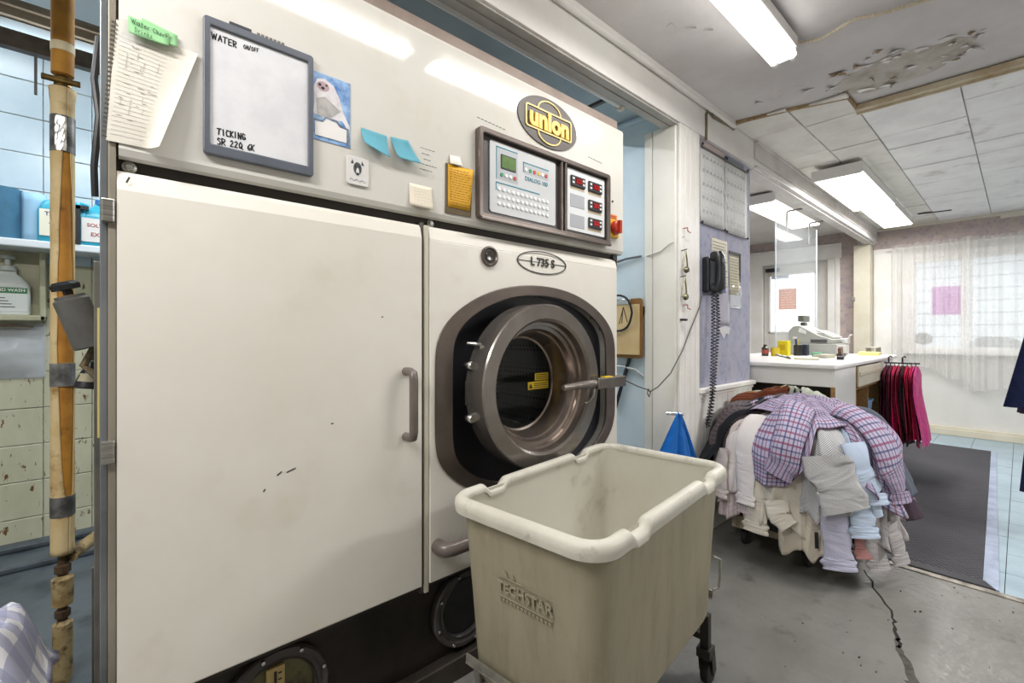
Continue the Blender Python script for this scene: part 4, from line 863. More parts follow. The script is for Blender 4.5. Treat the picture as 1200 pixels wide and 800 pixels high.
for s_ in (-1, 1):
    fr.obar(bl(s_*.386, -.20, .308), bl(s_*.386, .20, .308), .006, .022); fr.obar(bl(s_*.383, -.20, .296), bl(s_*.383, .20, .296), .016, .004)
    fr.obar(bl(-.386, s_*.17, .238), bl(.386, s_*.17, .238), .025, .02)
    for b in (-.16, .16): fr.obar(bl(s_*.380, b, .24), bl(s_*.386, b, .308), .022, .006, up=E1)
for a in (-.3, .3): fr.obar(bl(a, -.17, .238), bl(a, .17, .238), .025, .018)
FRM = fr.build('frame', GALV, tr)
for a, b in ((.36, -.185), (.36, .185), (-.33, -.185), (-.33, .185)):
    lg = MB().obar(bl(a, b, .13), bl(a, b, .245), .028, .028, up=E1); lg.build('leg', pm('dark_leg_steel', '#3F3C38', rough=.5, metal=.5), tr)
    c = MB(); c.obar(bl(a, b, .135), bl(a, b, .105), .045, .05, up=E1); c.obar(bl(a+.008, b-.022, .115), bl(a+.022, b-.022, .042), .004, .03, up=E1); c.obar(bl(a+.008, b+.022, .115), bl(a+.022, b+.022, .042), .004, .03, up=E1)
    CA = c.build('caster', pm('caster_fork', '#4A4844', rough=.45, metal=.7), tr)
    MB().lathe([(.012, -.017), (.030, -.017), (.041, -.011), (.0425, 0), (.041, .011), (.030, .017), (.012, .017)], bl(a+.022, b, .0425), E2, 24).build('wheel', pm('black_rubber', '#201F1E', '#2C2A28', scale=30, rough=.6), CA, smooth=True, angle=40)
MB().obar(bl(.36, -.185, .17), bl(.36, .185, .17), .03, .02).obar(bl(-.33, -.185, .17), bl(-.33, .185, .17), .03, .02).obar(bl(-.33, 0, .17), bl(.36, 0, .17), .03, .02).build('cross_brace', pm('dark_leg_steel', ''), tr)
MB().tube([bl(.378, -.205, .44), bl(.394, -.222, .43), bl(.394, -.222, .37), bl(.388, -.22, .335), bl(.370, -.205, .33)], .0045, 8).build('latch_wire', GALV, tr, smooth=True)
# ================================================================== WRAPPED PIPE AT THE LEFT
px, py = -.108, 2.20
pp = thing('wrapped_pipe', 'upright pipe in torn yellowed insulation between floor and ceiling', 'pipe', (px, py, 0))
JKT = pm('pipe_jacket', '#D2BC8E', '#BFA36F', scale=7, rough=.7, bump=.3, bscale=40, c3='#8D6A34', s3=10, lo3=.56, hi3=.72)
FOAM = pm('amber_foam', '#B9822C', '#9C671D', scale=9, rough=.75, bump=.5, bscale=50, c3='#5F3D12', s3=14, lo3=.6, hi3=.75)
IRON = pm('rusty_iron', '#5A4632', '#3A2D22', scale=25, rough=.7, metal=.3)
MB().cyl((px, py, 0), (px, py, 2.95), .013, n=16).build('iron_pipe', IRON, pp, smooth=True)
MB().lathe([(0.0216, 2.085), (0.0295, 2.09), (0.0302, 2.40), (0.0259, 2.42)], (px, py, 0), n=28).build('upper_insulation', FOAM, pp, smooth=True)
MB().lathe([(0.0216, 2.43), (0.0310, 2.44), (0.0317, 2.95)], (px, py, 0), n=28).build('upper_insulation', pm('pipe_jacket', ''), pp, smooth=True)
# jacket: split open along the front so the amber foam shows
cdir = math.atan2(-py, -px)
def jr(a, z):
    return .0297 + .0012*noise.noise(Vector((math.cos(a)*2, math.sin(a)*2, z*9))) + (.005*max(0, (z-1.985)/.055) if z > 1.985 else 0)
def slit(z):
    """half opening angle (rad) of the split at height z and its centre"""
    lo, hi = .60, 1.90
    if z < lo or z > hi: w_ = .02 if z > .45 else 0
    else:
        t = (z-lo)/(hi-lo); w_ = .24+.60*math.sin(PI*min(1, t*1.05))**.8 + .10*noise.noise(Vector((0, z*9, 3)))
    return w_, .42 + .12*noise.noise(Vector((z*4, 1, 0))) - .12*(z-1.2)
jk = MB(); NA = 40
def jpt(a, b):
    z = .445+(2.04-.445)*b; w_, c0 = slit(z); st = cdir+c0+w_; en = cdir+c0-w_+2*PI; t = st+(en-st)*a; rr = jr(t, z)
    return (px+math.cos(t)*rr, py+math.sin(t)*rr, z)
jk.grid(NA, 90, jpt); jk.build('lower_jacket', JKT, pp, smooth=True, solid=.0025)
MB().lathe([(0.0144, .44), (0.0277, .445), (0.0277, 1.97), (0.0216, 2.02)], (px, py, 0), n=24).build('foam_core', FOAM, pp, smooth=True)
TAPE = pm('duct_tape', '#4C4B49', '#8C8B88', scale=16, rough=.35, metal=.3)
for z0, z1 in ((1.82, 1.945), (1.02, 1.10), (.575, .645)): MB().lathe([(.029, z0), (.0325, z0+.001), (.0325, z1-.001), (.029, z1)], (px, py, 0), n=28).build('tape_band', TAPE, pp, smooth=True)
MB().lathe([(0.0302, 2.165), (0.0313, 2.166), (0.0313, 2.195), (0.0302, 2.196)], (px, py, 0), n=28).build('paper_band', pm('paper_band', '#D6C7A4', rough=.7), pp, smooth=True)
MB().lathe([(0.0001, 1.87), (0.0322, 1.872), (0.0322, 1.925), (0.0001, 1.926)], (px, py, 0), n=28).build('tape_patch', pm('foil', '#C9C9C6', '#8C8C8A', scale=60, rough=.25, metal=.9), pp, smooth=True) if False else None
foilF = cdir-.15
fo = MB(); fo.grid(6, 8, lambda a, b: (px+math.cos(foilF-.42+.84*a)*(.0352+.0012*noise.noise(Vector((a*9, b*9, 0)))), py+math.sin(foilF-.42+.84*a)*(.0352+.0012*noise.noise(Vector((a*9, b*9, 5)))), 1.822+.115*b))
fo.build('foil_patch', pm('foil', '#C9C9C6', '#8C8C8A', scale=60, rough=.25, metal=.9), pp)
v = MB(); v.lathe([(0.0180, 2.045), (0.0230, 2.05), (0.0230, 2.075), (0.0180, 2.08)], (px, py, 0), n=10); v.cyl((px-.05, py-.02, 2.062), (px+.045, py-.025, 2.062), .010, n=10)
v.build('valve', pm('brass', '#8A6F3A', '#5F4C28', scale=20, rough=.4, metal=.7), pp, smooth=True, angle=30)
MB().obar((px-.062, py-.03, 1.99), (px-.062, py-.03, 2.12), .007, .009, up=(0, 1, 0)).build('valve_handle', BLACK, pp)
cl = MB(); cl.lathe([(0.0317, 2.405), (0.0328, 2.406), (0.0328, 2.455), (0.0317, 2.456)], (px, py, 0), n=28)
cl.build('clamp', pm('clamp_steel', '#55544F', '#3B3A37', scale=20, rough=.4, metal=.7), pp, smooth=True)
MB().cyl((px+.012, py-.04, 2.43), (px+.012, py-.062, 2.43), .009, n=12).build('clamp_screw', CHROME, pp)
lowj = pm('dirty_lagging', '#A8946A', '#8A7246', scale=16, rough=.8, bump=.5, bscale=40, c3='#4D3B22', s3=14, lo3=.5, hi3=.62)
MB().lathe([(0.0144, .265), (0.0274, .27), (0.0288, .36), (0.0158, .37)], (px, py, 0), n=20).build('lagging', lowj, pp, smooth=True)
MB().lathe([(0.0216, .0), (0.0259, .02), (0.0266, .205), (0.0158, .215)], (px, py, 0), n=20).build('lagging', lowj, pp, smooth=True)
MB().lathe([(0.0122, .225), (0.0209, .228), (0.0209, .25), (0.0122, .255)], (px, py, 0), n=8).build('union_nut', IRON, pp); MB().lathe([(0.0122, .375), (0.0216, .38), (0.0216, .405), (0.0122, .41)], (px, py, 0), n=8).build('union_nut', IRON, pp)
MB().cyl((px+.02, py, .43), (.04, py+.25, .445), .021, n=18).build('branch_pipe', lowj, pp, smooth=True)
# ================================================================== SHELF AND BOTTLES AT THE BACK LEFT
sf = thing('wall_shelf', 'white wall shelf holding detergent bottles behind the wrapped pipe', 'shelf', (-.5, 3.5, 1.64))
MB().box(-1.3, .25, 3.40, 3.64, 1.645, 1.685).build('board', pm('shelf_white', '#DDE4E8', rough=.4), sf, bevel=.006)
for x in (-1.0, .1): MB().prism(Fr((x, 3.64, 1.645), (0, -1, 0), (0, 0, 1)), [(0, 0), (.2, 0), (0, -.2)], 0, .02).build('bracket', STEEL, sf)
def lbl(par, F, u0, u1, v0, v1, c, words=(), ink='#1E2A50', n=.0015):
    L_ = MB().fbox(F, u0, u1, v0, v1, 0, n).build('label', pm('paper_'+c, c, rough=.5), par)
    for s, u, v, h in words: text_mb(Fr(F.p(u, v, n), F.U, F.V), s, h, .0003, .0004).build('label_print', pm('ink_'+ink, ink, rough=.6), L_)
    return L_
AQ = pm('aqua_plastic', '#37A9C4', '#2F9DB8', scale=6, rough=.3)
def jug(x, y, z, w, h, m, label, cap):
    t = thing('detergent_jug', label, 'bottle', (x, y, z)); hw = w/2
    F = Fr((x, y, z), (1, 0, 0), (0, 0, 1)); b = MB()
    L = []
    for s, zz in ((.94, 0), (1, .01), (1, h*.62), (.8, h*.8), (.32, h*.9), (.28, h*.95)): L.append([Vector((x+a*s, y+c_*s, z+zz)) for a, c_ in rrect(-hw, hw, -.055, .055, .03, 4)])
    b.loft(L); k = len(L[0]); b.f += [tuple(range(k-1, -1, -1)), tuple(range(len(b.v)-k, len(b.v)))]; b.mi += [0, 0]
    b.build('body', m, t, smooth=True, angle=50); MB().cyl((x, y, z+h*.95), (x, y, z+h*1.06), .022, .02, 16).build('cap', cap, t, smooth=True, angle=40)
    MB().tube([(x+hw*.62, y, z+h*.86), (x+hw*.95, y, z+h*.84), (x+hw*1.0, y, z+h*.7)], .011, 8).build('grip', m, t, smooth=True)
    return t, F
zS = 1.686
t, F = jug(-.165, 3.47, zS, .20, .27, AQ, 'aqua detergent jug with white label on the shelf, left of the pipe', BLACK)
Fl = Fr((-.165, 3.413, zS), (1, 0, 0), (0, 0, 1)); lbl(t, Fl, -.09, .03, .03, .17, '#E9E6D2', (('TANK', -.03, .145, .03), ('TRI', -.03, .085, .035)), '#23306A'); MB().fbox(Fl, -.09, .03, .128, .16, .0016, .002).build('label_band', pm('label_yellow', ''), t) if False else None
MB().box(-.118, -.098, 3.395, 3.42, zS, zS+.21).box(-.118, -.065, 3.395, 3.42, zS+.19, zS+.21).build('black_strap', BLACK, t)
t, F = jug(-.02, 3.47, zS, .17, .25, AQ, 'aqua detergent jug with red-lettered label between pipe and machine', pm('cap_blue', '#2A6FB0'))
lbl(t, Fr((-.02, 3.413, zS), (1, 0, 0), (0, 0, 1)), -.075, .04, .02, .15, '#E6E4E0', (('SOLV', -.02, .11, .028), ('EX', -.02, .06, .03)), '#A3262A')
t = thing('shelf_bottle', 'slim pale spray can beside the machine on the wall shelf', 'bottle', (.085, 3.46, zS))
MB().lathe([(.03, 0), (.032, .004), (.032, .18), (.02, .20), (.012, .205), (.012, .23), (.0001, .232)], (.085, 3.46, zS), n=20).build('body', pm('pale_can', '#C9D2D0', '#A9B4B4', scale=30, rough=.35), t, smooth=True, angle=40)
t = thing('paper_roll', 'blue paper towel roll standing at the left end of the shelf', 'paper roll', (-.40, 3.5, zS))
MB().lathe([(.02, 0), (.085, 0), (.085, .26), (.02, .26)], (-.405, 3.5, zS), n=36).build('roll', pm('blue_paper', '#42728F', '#3B6882', scale=20, rough=.85), t, smooth=True, angle=40)
MB().grid(6, 6, lambda a, b: (-.325+.095*a, 3.47-.03*math.sin(a*3), zS+.005+.245*b)).build('loose_sheet', pm('pale_blue_paper', '#9CC6E2', rough=.85), t, smooth=True, solid=.001)
t = thing('soap_dispenser', 'pump bottle of hand wash in a clear wall box under the shelf', 'dispenser', (-.40, 3.6, 1.28))
MB().box(-.60, -.24, 3.625, 3.638, 1.27, 1.66).box(-.60, -.585, 3.55, 3.625, 1.27, 1.66).box(-.265, -.24, 3.55, 3.625, 1.27, 1.66).box(-.6, -.24, 3.55, 3.625, 1.27, 1.30).build('box', pm('cloudy_plastic', '#B9B79A', '#A5A386', scale=8, rough=.3), t, bevel=.006)
b = MB(); L = [[Vector((-.385+a*s, 3.59+c_*s, zz)) for a, c_ in rrect(-.085, .085, -.026, .026, .02, 4)] for s, zz in ((.96, 1.302), (1, 1.31), (1, 1.46), (.55, 1.51), (.4, 1.52), (.4, 1.535))]
b.loft(L); k = len(L[0]); b.f.append(tuple(range(len(b.v)-k, len(b.v)))); b.mi.append(0); BO = b.build('bottle', pm('pale_bottle', '#DADFD8', rough=.35), t, smooth=True, angle=50)
MB().lathe([(.034, 0), (.034, .025), (.012, .03), (.012, .06), (.03, .064), (.03, .078), (.0001, .08)], (-.385, 3.59, 1.535), n=18).build('pump', pm('pump_grey', '#C6CCC4', rough=.4), BO, smooth=True, angle=40)
lbl(BO, Fr((-.385, 3.5635, 1.31), (1, 0, 0), (0, 0, 1)), -.075, .075, .01, .14, '#DDE2DC', (), n=.001)
MB().fbox(Fr((-.385, 3.5622, 1.31), (1, 0, 0), (0, 0, 1)), -.075, .075, .105, .135, 0, .001).build('label_band', pm('label_green', '#3C7A4A'), BO)
text_mb(Fr((-.385, 3.561, 1.431), (1, 0, 0), (0, 0, 1)), 'HAND WASH', .022, .0003, .0003).build('label_print', pm('print_white', ''), BO)
s = MB()
for k in range(4): s.fbox(Fr((-.385, 3.5622, 1.31), (1, 0, 0), (0, 0, 1)), -.065, .03-.012*k, .03+k*.016, .034+k*.016, 0, .001)
s.build('label_print', pm('ink_grey', ''), BO)
def bagf(a, b): return (-.62+.375*a, 3.632-.045*math.sin(PI*a)*math.sin(PI*min(1, b*1.1))-.006*noise.noise(Vector((a*9, b*7, 1))), .955+.30*b)
o = MB().grid(20, 18, bagf).build('clear_bag', sheer('clear_bag', '#D8DCE2', .42, transl=False, rough=.12), smooth=True, solid=.001); tag(o, 'clear plastic bag hanging on the tiles under the soap box', 'bag')
o = MB().tube([(-.46, 3.60, 1.235), (-.38, 3.59, 1.245), (-.29, 3.60, 1.238)], [.006, .008, .005], 8).build('spatula', pm('brown_stick', '#6A5B48', rough=.6), smooth=True); tag(o, 'thin brown stick lying across the top of the clear bag', 'stick')
# spray nozzle hanging on the flank
t = thing('spray_nozzle', 'black bell-shaped spray nozzle hanging beside the machine flank', 'nozzle', (-.045, 2.05, 1.05))
MB().lathe([(.030, 0), (.033, .003), (.031, .02), (.022, .055), (.012, .07), (.010, .09)], (-.045, 2.05, 1.02), (.15, .05, 1), 24).build('bell', BLACK, t, smooth=True, angle=50)
MB().lathe([(.0285, .022), (.0285, .023), (.0225, .047), (.0225, .048)], (-.0455, 2.048, 1.021), (.15, .05, 1), 24, False, False).build('paper_label', pm('label_cream', '#A79F84', rough=.6), t, smooth=True)
MB().tube([(-.03, 2.055, 1.11), (-.022, 2.06, 1.16), (-.012, 2.06, 1.22)], .006, 8).build('hose', BLACK, t, smooth=True)
t = thing('hand_brush', 'thin black tool hanging low against the side of the machine', 'tool', (-.016, 2.08, .66))
MB().obar((-.016, 2.08, .66), (-.016, 2.08, .80), .018, .012, up=(0, 1, 0)).tube([(-.016, 2.08, .80), (-.024, 2.08, .825), (-.016, 2.08, .85), (-.010, 2.08, .83)], .006, 8).build('body', BLACK, t)
MB().tube([(-.016, 2.08, .85), (-.012, 2.08, .93)], .002, 6).build('cord', STEEL, t)
# ================================================================== STUB WALL AND POST
PW = Fr((0, 1.2715, 0), (1, 0, 0), (0, 0, 1))
def calendar(u0, u1, v0, v1, label, seed):
    t = thing('calendar_sheet', label, 'calendar', ((u0+u1)/2, 1.27, v0), 'wall calendar sheets')
    def f(a, b): return PW.p(u0+(u1-u0)*a, v0+(v1-v0)*b, .002+.004*math.sin(a*PI)+.006*max(0, .15-b)*a)
    MB().grid(8, 6, f).build('sheet', pm('calendar_paper', '#DAD9D6', '#D0CFCC', scale=6, rough=.7), t, smooth=True, solid=.0006)
    s = MB(); r = random.Random(seed); w_ = (u1-u0)/7
    for i in range(7):
        for j in range(5): uu = u0+w_*(i+.55); vv = v1-.055-j*(v1-v0-.06)/5; s.fbox(PW, uu, uu+.016, vv-.016, vv, .0095, .0099)
    s.build('day_numbers', pm('calendar_ink', '#A9AFB2'), t)
    s = MB()
    for j in range(5): vv = v1-.04-j*(v1-v0-.06)/5; s.fbox(PW, u0+.01, u1-.01, vv, vv+.0015, .0095, .0098)
    for i in range(8): s.fbox(PW, u0+.006+w_*.965*i, u0+.0075+w_*.965*i, v0+.01, v1-.03, .0095, .0098)
    s.build('grid_lines', pm('calendar_rule', '#C2C6C6'), t)
    s = MB().fbox(PW, u0-.004, u1+.004, v1-.016, v1-.004, .008, .010)
    s.fbox(PW, u0-.004, u1+.004, v0-.002, v0+.005, .008, .010); s.build('binding', pm('calendar_edge', '#5B5A58'), t)
    for u, v in ((u0+.01, v1+.004), (u1-.01, v1+.002), (u0+.01, v0+.004), (u1-.01, v0+.004)): MB().lathe([(.009, 0), (.008, .006), (.0001, .007)], PW.p(u, v, .011), PW.N, 10).build('pin', INK, t)
calendar(2.635, 2.968, 1.860, 2.325, 'left calendar sheet pinned on the stub wall above the telephone', 1)
calendar(2.976, 3.325, 1.855, 2.325, 'right calendar sheet pinned on the stub wall, nearest its corner', 2)
tag(MB().fbox(PW, 2.64, 2.96, 2.325, 2.358, .001, .004).build('card_strip', pm('strip_pinkish', '#B9A6A2', rough=.6)), 'pinkish card strip above the left calendar sheet', 'card')
tag(MB().fbox(PW, 2.99, 3.27, 2.325, 2.352, .001, .004).build('card_strip', pm('strip_slate', '#6E7480', rough=.6)), 'slate grey strip above the right calendar sheet', 'card')
def notice(u0, u1, v0, v1, c, label, seed, cat='notice', lean=0):
    t = thing('notice_sheet', label, cat, ((u0+u1)/2, 1.27, v0), 'papers around the telephone')
    MB().grid(5, 6, lambda a, b: PW.p(u0+(u1-u0)*a+lean*(1-b), v0+(v1-v0)*b, .0015+.006*(1-b)*(1-b))).build('sheet', pm('notice_'+c, c, rough=.7), t, smooth=True, solid=.0005)
    s = MB(); r = random.Random(seed); k = v1-.025
    while k > v0+.02:
        u = u0+.012
        while u < u1-.03: l = r.uniform(.01, .03); b = (k-v0)/(v1-v0); s.fbox(PW, u+lean*(1-b), u+l+lean*(1-b), k, k+.006, .0018+.006*(1-b)**2+.0006, .0024+.006*(1-b)**2+.0006); u += l+.008
        k -= .019
    s.build('print', pm('notice_ink', '#8B8780'), t)
notice(2.79, 3.01, 1.50, 1.795, '#D6D0BC', 'cream typed list pinned behind the telephone', 1)
notice(3.04, 3.20, 1.46, 1.735, '#C8C2A8', 'dark-edged card of notes at the corner of the stub wall', 2)
tag(MB().fbox(PW, 3.035, 3.215, 1.722, 1.742, .003, .006).fbox(PW, 3.2, 3.215, 1.55, 1.742, .002, .006).build('dark_binder_strip', BLACK), 'black binder strip on the note card by the stub wall corner', 'clip')
tag(MB().grid(6, 6, lambda a, b: PW.p(3.04+.19*a, 1.37+.15*b, .004+.012*noise.noise(Vector((a*5, b*5, 2))))).build('plastic_sleeve', sheer('sleeve', '#E8ECF0', .55, transl=False, rough=.15), smooth=True, solid=.0008), 'crumpled clear sleeve under the note card', 'sleeve')
tag(MB().grid(5, 8, lambda a, b: PW.p(2.87+.17*a, 1.26+.24*b, .002+.004*a*(1-b))).build('faded_sheet', pm('faded_sheet', '#B9B6C2', '#AAA6B5', scale=12, rough=.7), smooth=True, solid=.0005), 'faded lilac sheet taped below the typed list', 'paper')
tag(MB().prism(PW, [(2.88, 1.235), (2.98, 1.25), (3.06, 1.24), (3.03, 1.19), (2.99, 1.205), (2.96, 1.165), (2.92, 1.20)], .001, .003).build('torn_scrap', pm('scrap_white', '#D5D3D6', rough=.7)), 'torn white scrap of paper on the wallpaper under the faded sheet', 'paper')
# telephone
t = thing('wall_telephone', 'black wall telephone with a hanging handset on the stub wall', 'telephone', (2.70, 1.22, 1.45))
PHB = pm('phone_black', '#1E2024', '#26282C', scale=20, rough=.32)
BDY = MB().fbox(PW, 2.66, 2.86, 1.445, 1.66, 0, .045).build('base', PHB, t, bevel=.012)
MB().prism(PW, [(2.745, 1.455), (2.865, 1.452), (2.862, 1.62), (2.82, 1.645), (2.765, 1.64)], .046, .056).build('keypad', pm('keypad_blue', '#4F6A8C', '#3E5878', scale=60, rough=.4), BDY, bevel=.003)
s = MB()
for i in range(3):
    for j in range(5): s.fbox(PW, 2.778+i*.026, 2.796+i*.026, 1.475+j*.029, 1.492+j*.029, .056, .060)
s.build('keys', pm('phone_key', '#1F2A3C', rough=.4), BDY)
hd = MB(); hd.tube([PW.p(2.675, v, n) for v, n in ((1.45, .085), (1.475, .098), (1.52, .104), (1.60, .106), (1.645, .098), (1.672, .085))], [.026, .031, .024, .023, .031, .027], 14)
HD = hd.build('handset', PHB, t, smooth=True); MB().lathe([(.027, 0), (.031, .01), (.026, .035)], PW.p(2.675, 1.655, .055), PW.N, 16).build('handset_cup', PHB, HD, smooth=True); MB().lathe([(.027, 0), (.031, .01), (.026, .035)], PW.p(2.675, 1.468, .055), PW.N, 16).build('handset_cup', PHB, HD, smooth=True)
def coil(path, rad, pitch, wr):
    """helix along a polyline"""
    P = [Vector(p) for p in path]; L = [0]
    for a, b in zip(P, P[1:]): L.append(L[-1]+(b-a).length)
    n = int(L[-1]/pitch*9); o = []
    for i in range(n+1):
        s_ = L[-1]*i/n; k = 0
        while k < len(P)-2 and L[k+1] < s_: k += 1
        d = (P[k+1]-P[k]).normalized(); p = P[k]+d*(s_-L[k]); u = d.cross(Vector((0, 1, .01))).normalized(); w_ = d.cross(u); a = 2*PI*i/9
        o.append(p+u*math.cos(a)*rad+w_*math.sin(a)*rad)
    return MB().tube(o, wr, 4)
coil([(2.665, 1.205, 1.445), (2.668, 1.205, 1.25), (2.655, 1.205, 1.0), (2.64, 1.205, .80), (2.60, 1.205, .70), (2.585, 1.205, .675), (2.60, 1.205, .665), (2.63, 1.205, .72), (2.672, 1.205, .86), (2.70, 1.205, 1.05), (2.735, 1.205, 1.28), (2.74, 1.215, 1.44)], .0105, .019, .0034).build('coiled_cord', PHB, t, smooth=True)
# wires, hooks and hung clips on the post
THIN = pm('thin_wire', '#4A453E', rough=.5)
tag(MB().tube([(2.60, 1.245, 1.42), (2.57, 1.242, 1.353), (2.46, 1.243, 1.22), (2.37, 1.24, 1.111), (2.25, 1.245, .99), (2.13, 1.25, .925), (2.07, 1.26, .905)], .0035, 6).build('black_wire', THIN, smooth=True), 'thin black wire running from the telephone across the post to the blue recess', 'wire')
tag(MB().tube([(2.07, 1.26, .905), (2.06, 1.262, .92), (2.05, 1.262, .90), (2.065, 1.262, .88), (2.08, 1.262, .90), (2.06, 1.262, .915), (2.0, 1.285, .935), (1.93, 1.30, .965), (1.87, 1.33, .99)], .003, 6).build('knotted_wire', THIN, smooth=True), 'knotted grey wire end hanging over the blue recess', 'wire')
tag(MB().tube([(2.395, 1.243, 1.74), (2.34, 1.30, 1.70), (2.345, 1.36, 1.665), (2.345, 1.42, 1.655), (2.35, 1.45, 1.652)], .0035, 6).build('white_wire', pm('pale_wire', '#B7B2A8', rough=.5), smooth=True), 'pale wire drooping across the white reveal beside the post', 'wire')
tag(MB().tube([(2.37, 1.50, 1.66), (2.36, 1.6, 1.655), (2.36, 1.75, 1.63)], [.006, .007, .009], 8).build('grey_rod', pm('grey_rod', '#5D6166', rough=.5), smooth=True), 'thin grey rod sticking out of the pale blue wall behind the machine', 'rod')
tag(MB().tube([(2.375, 1.48, .945), (2.36, 1.53, .985), (2.36, 1.62, 1.0), (2.36, 1.72, 1.0)], .007, 8).build('white_cable', pm('cable_white', '#C7CBCB', rough=.5), smooth=True), 'white cable sagging across the blue wall under the clipboard', 'cable')
RED = pm('hook_red', '#A8453A', rough=.4)
for z, c, lab in ((1.765, RED, 'red right-angle hook high on the white post'), (1.34, RED, 'lower red right-angle hook on the white post')):
    tag(MB().tube([(2.395, 1.25, z+.02), (2.395, 1.225, z+.02), (2.393, 1.222, z), (2.425, 1.222, z-.004)], .0032, 6).build('wall_hook', c, smooth=True), lab, 'hook')
tag(MB().cyl((2.36, 1.25, 1.278), (2.36, 1.215, 1.276), .006, n=10).fbox(PW, 2.345, 2.395, 1.272, 1.283, .035, .048).build('wall_peg', BLACK, bevel=.002), 'short black peg on the white post under the red hooks', 'hook')
BR = pm('aged_brass', '#8E8A72', '#6E6A55', scale=20, rough=.35, metal=.7)
def hung_clip(u, v, h, label):
    t = thing('hanging_clip', label, 'clip', (u, 1.23, v-h), 'metal clips on the post')
    MB().cyl((u, 1.25, v+.004), (u, 1.218, v+.008), .003, n=8).build('nail', THIN, t)
    MB().tube([(u, 1.226, v), (u-.018, 1.226, v-h*.5), (u-.032, 1.226, v-h)], .0045, 8).tube([(u, 1.226, v), (u+.016, 1.226, v-h*.45), (u+.022, 1.226, v-h*.95)], .0045, 8).build('wire_loop', BR, t, smooth=True)
    MB().lathe([(.016, 0), (.019, .006), (.013, .02), (.0001, .022)], (u+.012, 1.235, v-h*.98), (0, -1, 0), 14).build('clip_head', BR, t, smooth=True)
hung_clip(2.375, 1.655, .105, 'upper brassy clip hanging from a nail on the white post'); hung_clip(2.365, 1.51, .11, 'lower brassy clip hanging from a nail on the white post')
# clipboard on the blue wall
FE = Fr((2.350, 0, 0), (0, -1, 0), (0, 0, 1))
cb = thing('clipboard', 'brown clipboard with yellowed sheets hanging on the pale blue wall', 'clipboard', (2.37, 1.58, 1.05))
MB().prism(FE, rrect(-1.74, -1.475, 1.055, 1.41, .018), 0, .006).build('board', pm('hardboard_brown', '#9A6F38', '#86602E', scale=9, rough=.5), cb)
MB().fbox(FE, -1.735, -1.492, 1.075, 1.375, .006, .016).build('paper_stack', pm('yellowed_paper', '#DDC392', '#D3B884', scale=6, rough=.7), cb, bevel=.002)
MB().fbox(FE, -1.66, -1.55, 1.375, 1.41, .006, .02).build('clip', CHROME, cb, bevel=.004); s = MB()
for p, q_ in (((-1.60, 1.36), (-1.63, 1.26)), ((-1.60, 1.36), (-1.572, 1.27)), ((-1.605, 1.345), (-1.61, 1.265))): s.ribbon(FE, [p, q_], .006, .0165)
s.build('pen_stroke', INK, cb)
tag(MB().tube([FE.p(-1.63+.098*math.cos(2*PI*k/28), 1.325+.108*math.sin(2*PI*k/28), .028+.004*math.sin(k)) for k in range(28)], .0065, 8, closed=True).build('black_cable_loop', BLACK, smooth=True), 'loop of black cable hung over the clipboard', 'cable')
tag(MB().cyl((2.364, 1.475, 1.36), (2.364, 1.68, .74), .011, .011, 10).build('black_stick', pm('stick_dark', '#23282E', rough=.5), smooth=True), 'dark slanted stick leaning behind the clipboard', 'stick')
# blue cloth hung on the post
t = thing('blue_cloth', 'bright blue cloth bag hung from a nail low on the white post', 'bag', (2.24, 1.22, .4))
BLU = cloth('blue_bag_cloth', '#1565B8', bump=.4)
def bc(a, b):
    z = .79-.42*(1-b); s_ = (1-b); hw = .012+.30*s_**.9; x = 2.237+hw*(2*a-1)*1.0 + .015*s_; fold = .022*math.sin(a*15+1)*s_+.012*math.sin(a*31)*s_
    return (x, 1.19+fold-.05*s_*math.sin(PI*a)+.04*s_, z)
MB().grid(36, 20, bc, lambda a, b: (a*.3, b*.4)).build('body', BLU, t, smooth=True, solid=.003)
MB().cyl((2.237, 1.26, .775), (2.237, 1.165, .782), .009, n=12).build('eyelet', CHROME, t)
# ================================================================== COUNTER
ct = thing('service_counter', 'white laminate service counter with open cubbies behind the shirt pile', 'counter', (4.4, 1.3, 0))
LAM = pm('white_laminate', '#E6E4E2', '#DEDCD9', scale=3, rough=.3); BRN = pm('dark_brown_panel', '#5A4C40', '#4C4036', scale=4, rough=.6); CHIP = pm('raw_chipboard', '#A27E50', '#8E6B40', scale=40, rough=.8)
m = MB(); m.prism(Fr((0, 0, .972), (1, 0, 0), (0, 1, 0)), rrect(3.44, 5.54, .77, 1.80, .02), 0, .03); m.build('worktop', LAM, ct, bevel=.01, seg=3)
MB().box(3.469, 3.495, .8105, 1.80, .855, .972).build('front_rail', LAM, ct, bevel=.003)
MB().box(3.70, 3.72, .81, 1.80, .0, .972).build('recess_panel', BRN, ct)
MB().box(3.47, 4.02, .79, .81, 0, .972).build('end_panel', LAM, ct); MB().box(3.468, 3.472, .788, .812, 0, .857).build('raw_edge', CHIP, ct)
MB().box(4.02, 4.04, .79, 1.4, .0, .972).box(4.46, 4.475, .80, 1.4, 0, .80).box(4.83, 4.90, .79, 1.4, 0, .972).build('upright', CHIP, ct)
MB().box(4.04, 4.83, 1.38, 1.4, 0, .80).box(4.04, 4.83, .80, 1.4, .0, .03).box(4.04, 4.83, .80, 1.4, .79, .805).box(4.04, 4.83, .81, 1.4, .42, .435).build('cubby_shelf', CHIP, ct)
DW = MB().box(4.045, 4.825, .775, .79, .815, .962).build('drawer', CREAM, ct, bevel=.004); MB().box(4.06, 4.81, .764, .775, .895, .925).build('finger_rail', pm('drawer_rail', '#D3CAB4', rough=.5), DW, bevel=.004)
MB().box(4.90, 5.52, .80, .82, 0, .972).build('end_panel', LAM, ct)
t = thing('blue_bin', 'pale blue plastic bin in the right cubby of the counter', 'bin', (4.64, .95, .45))
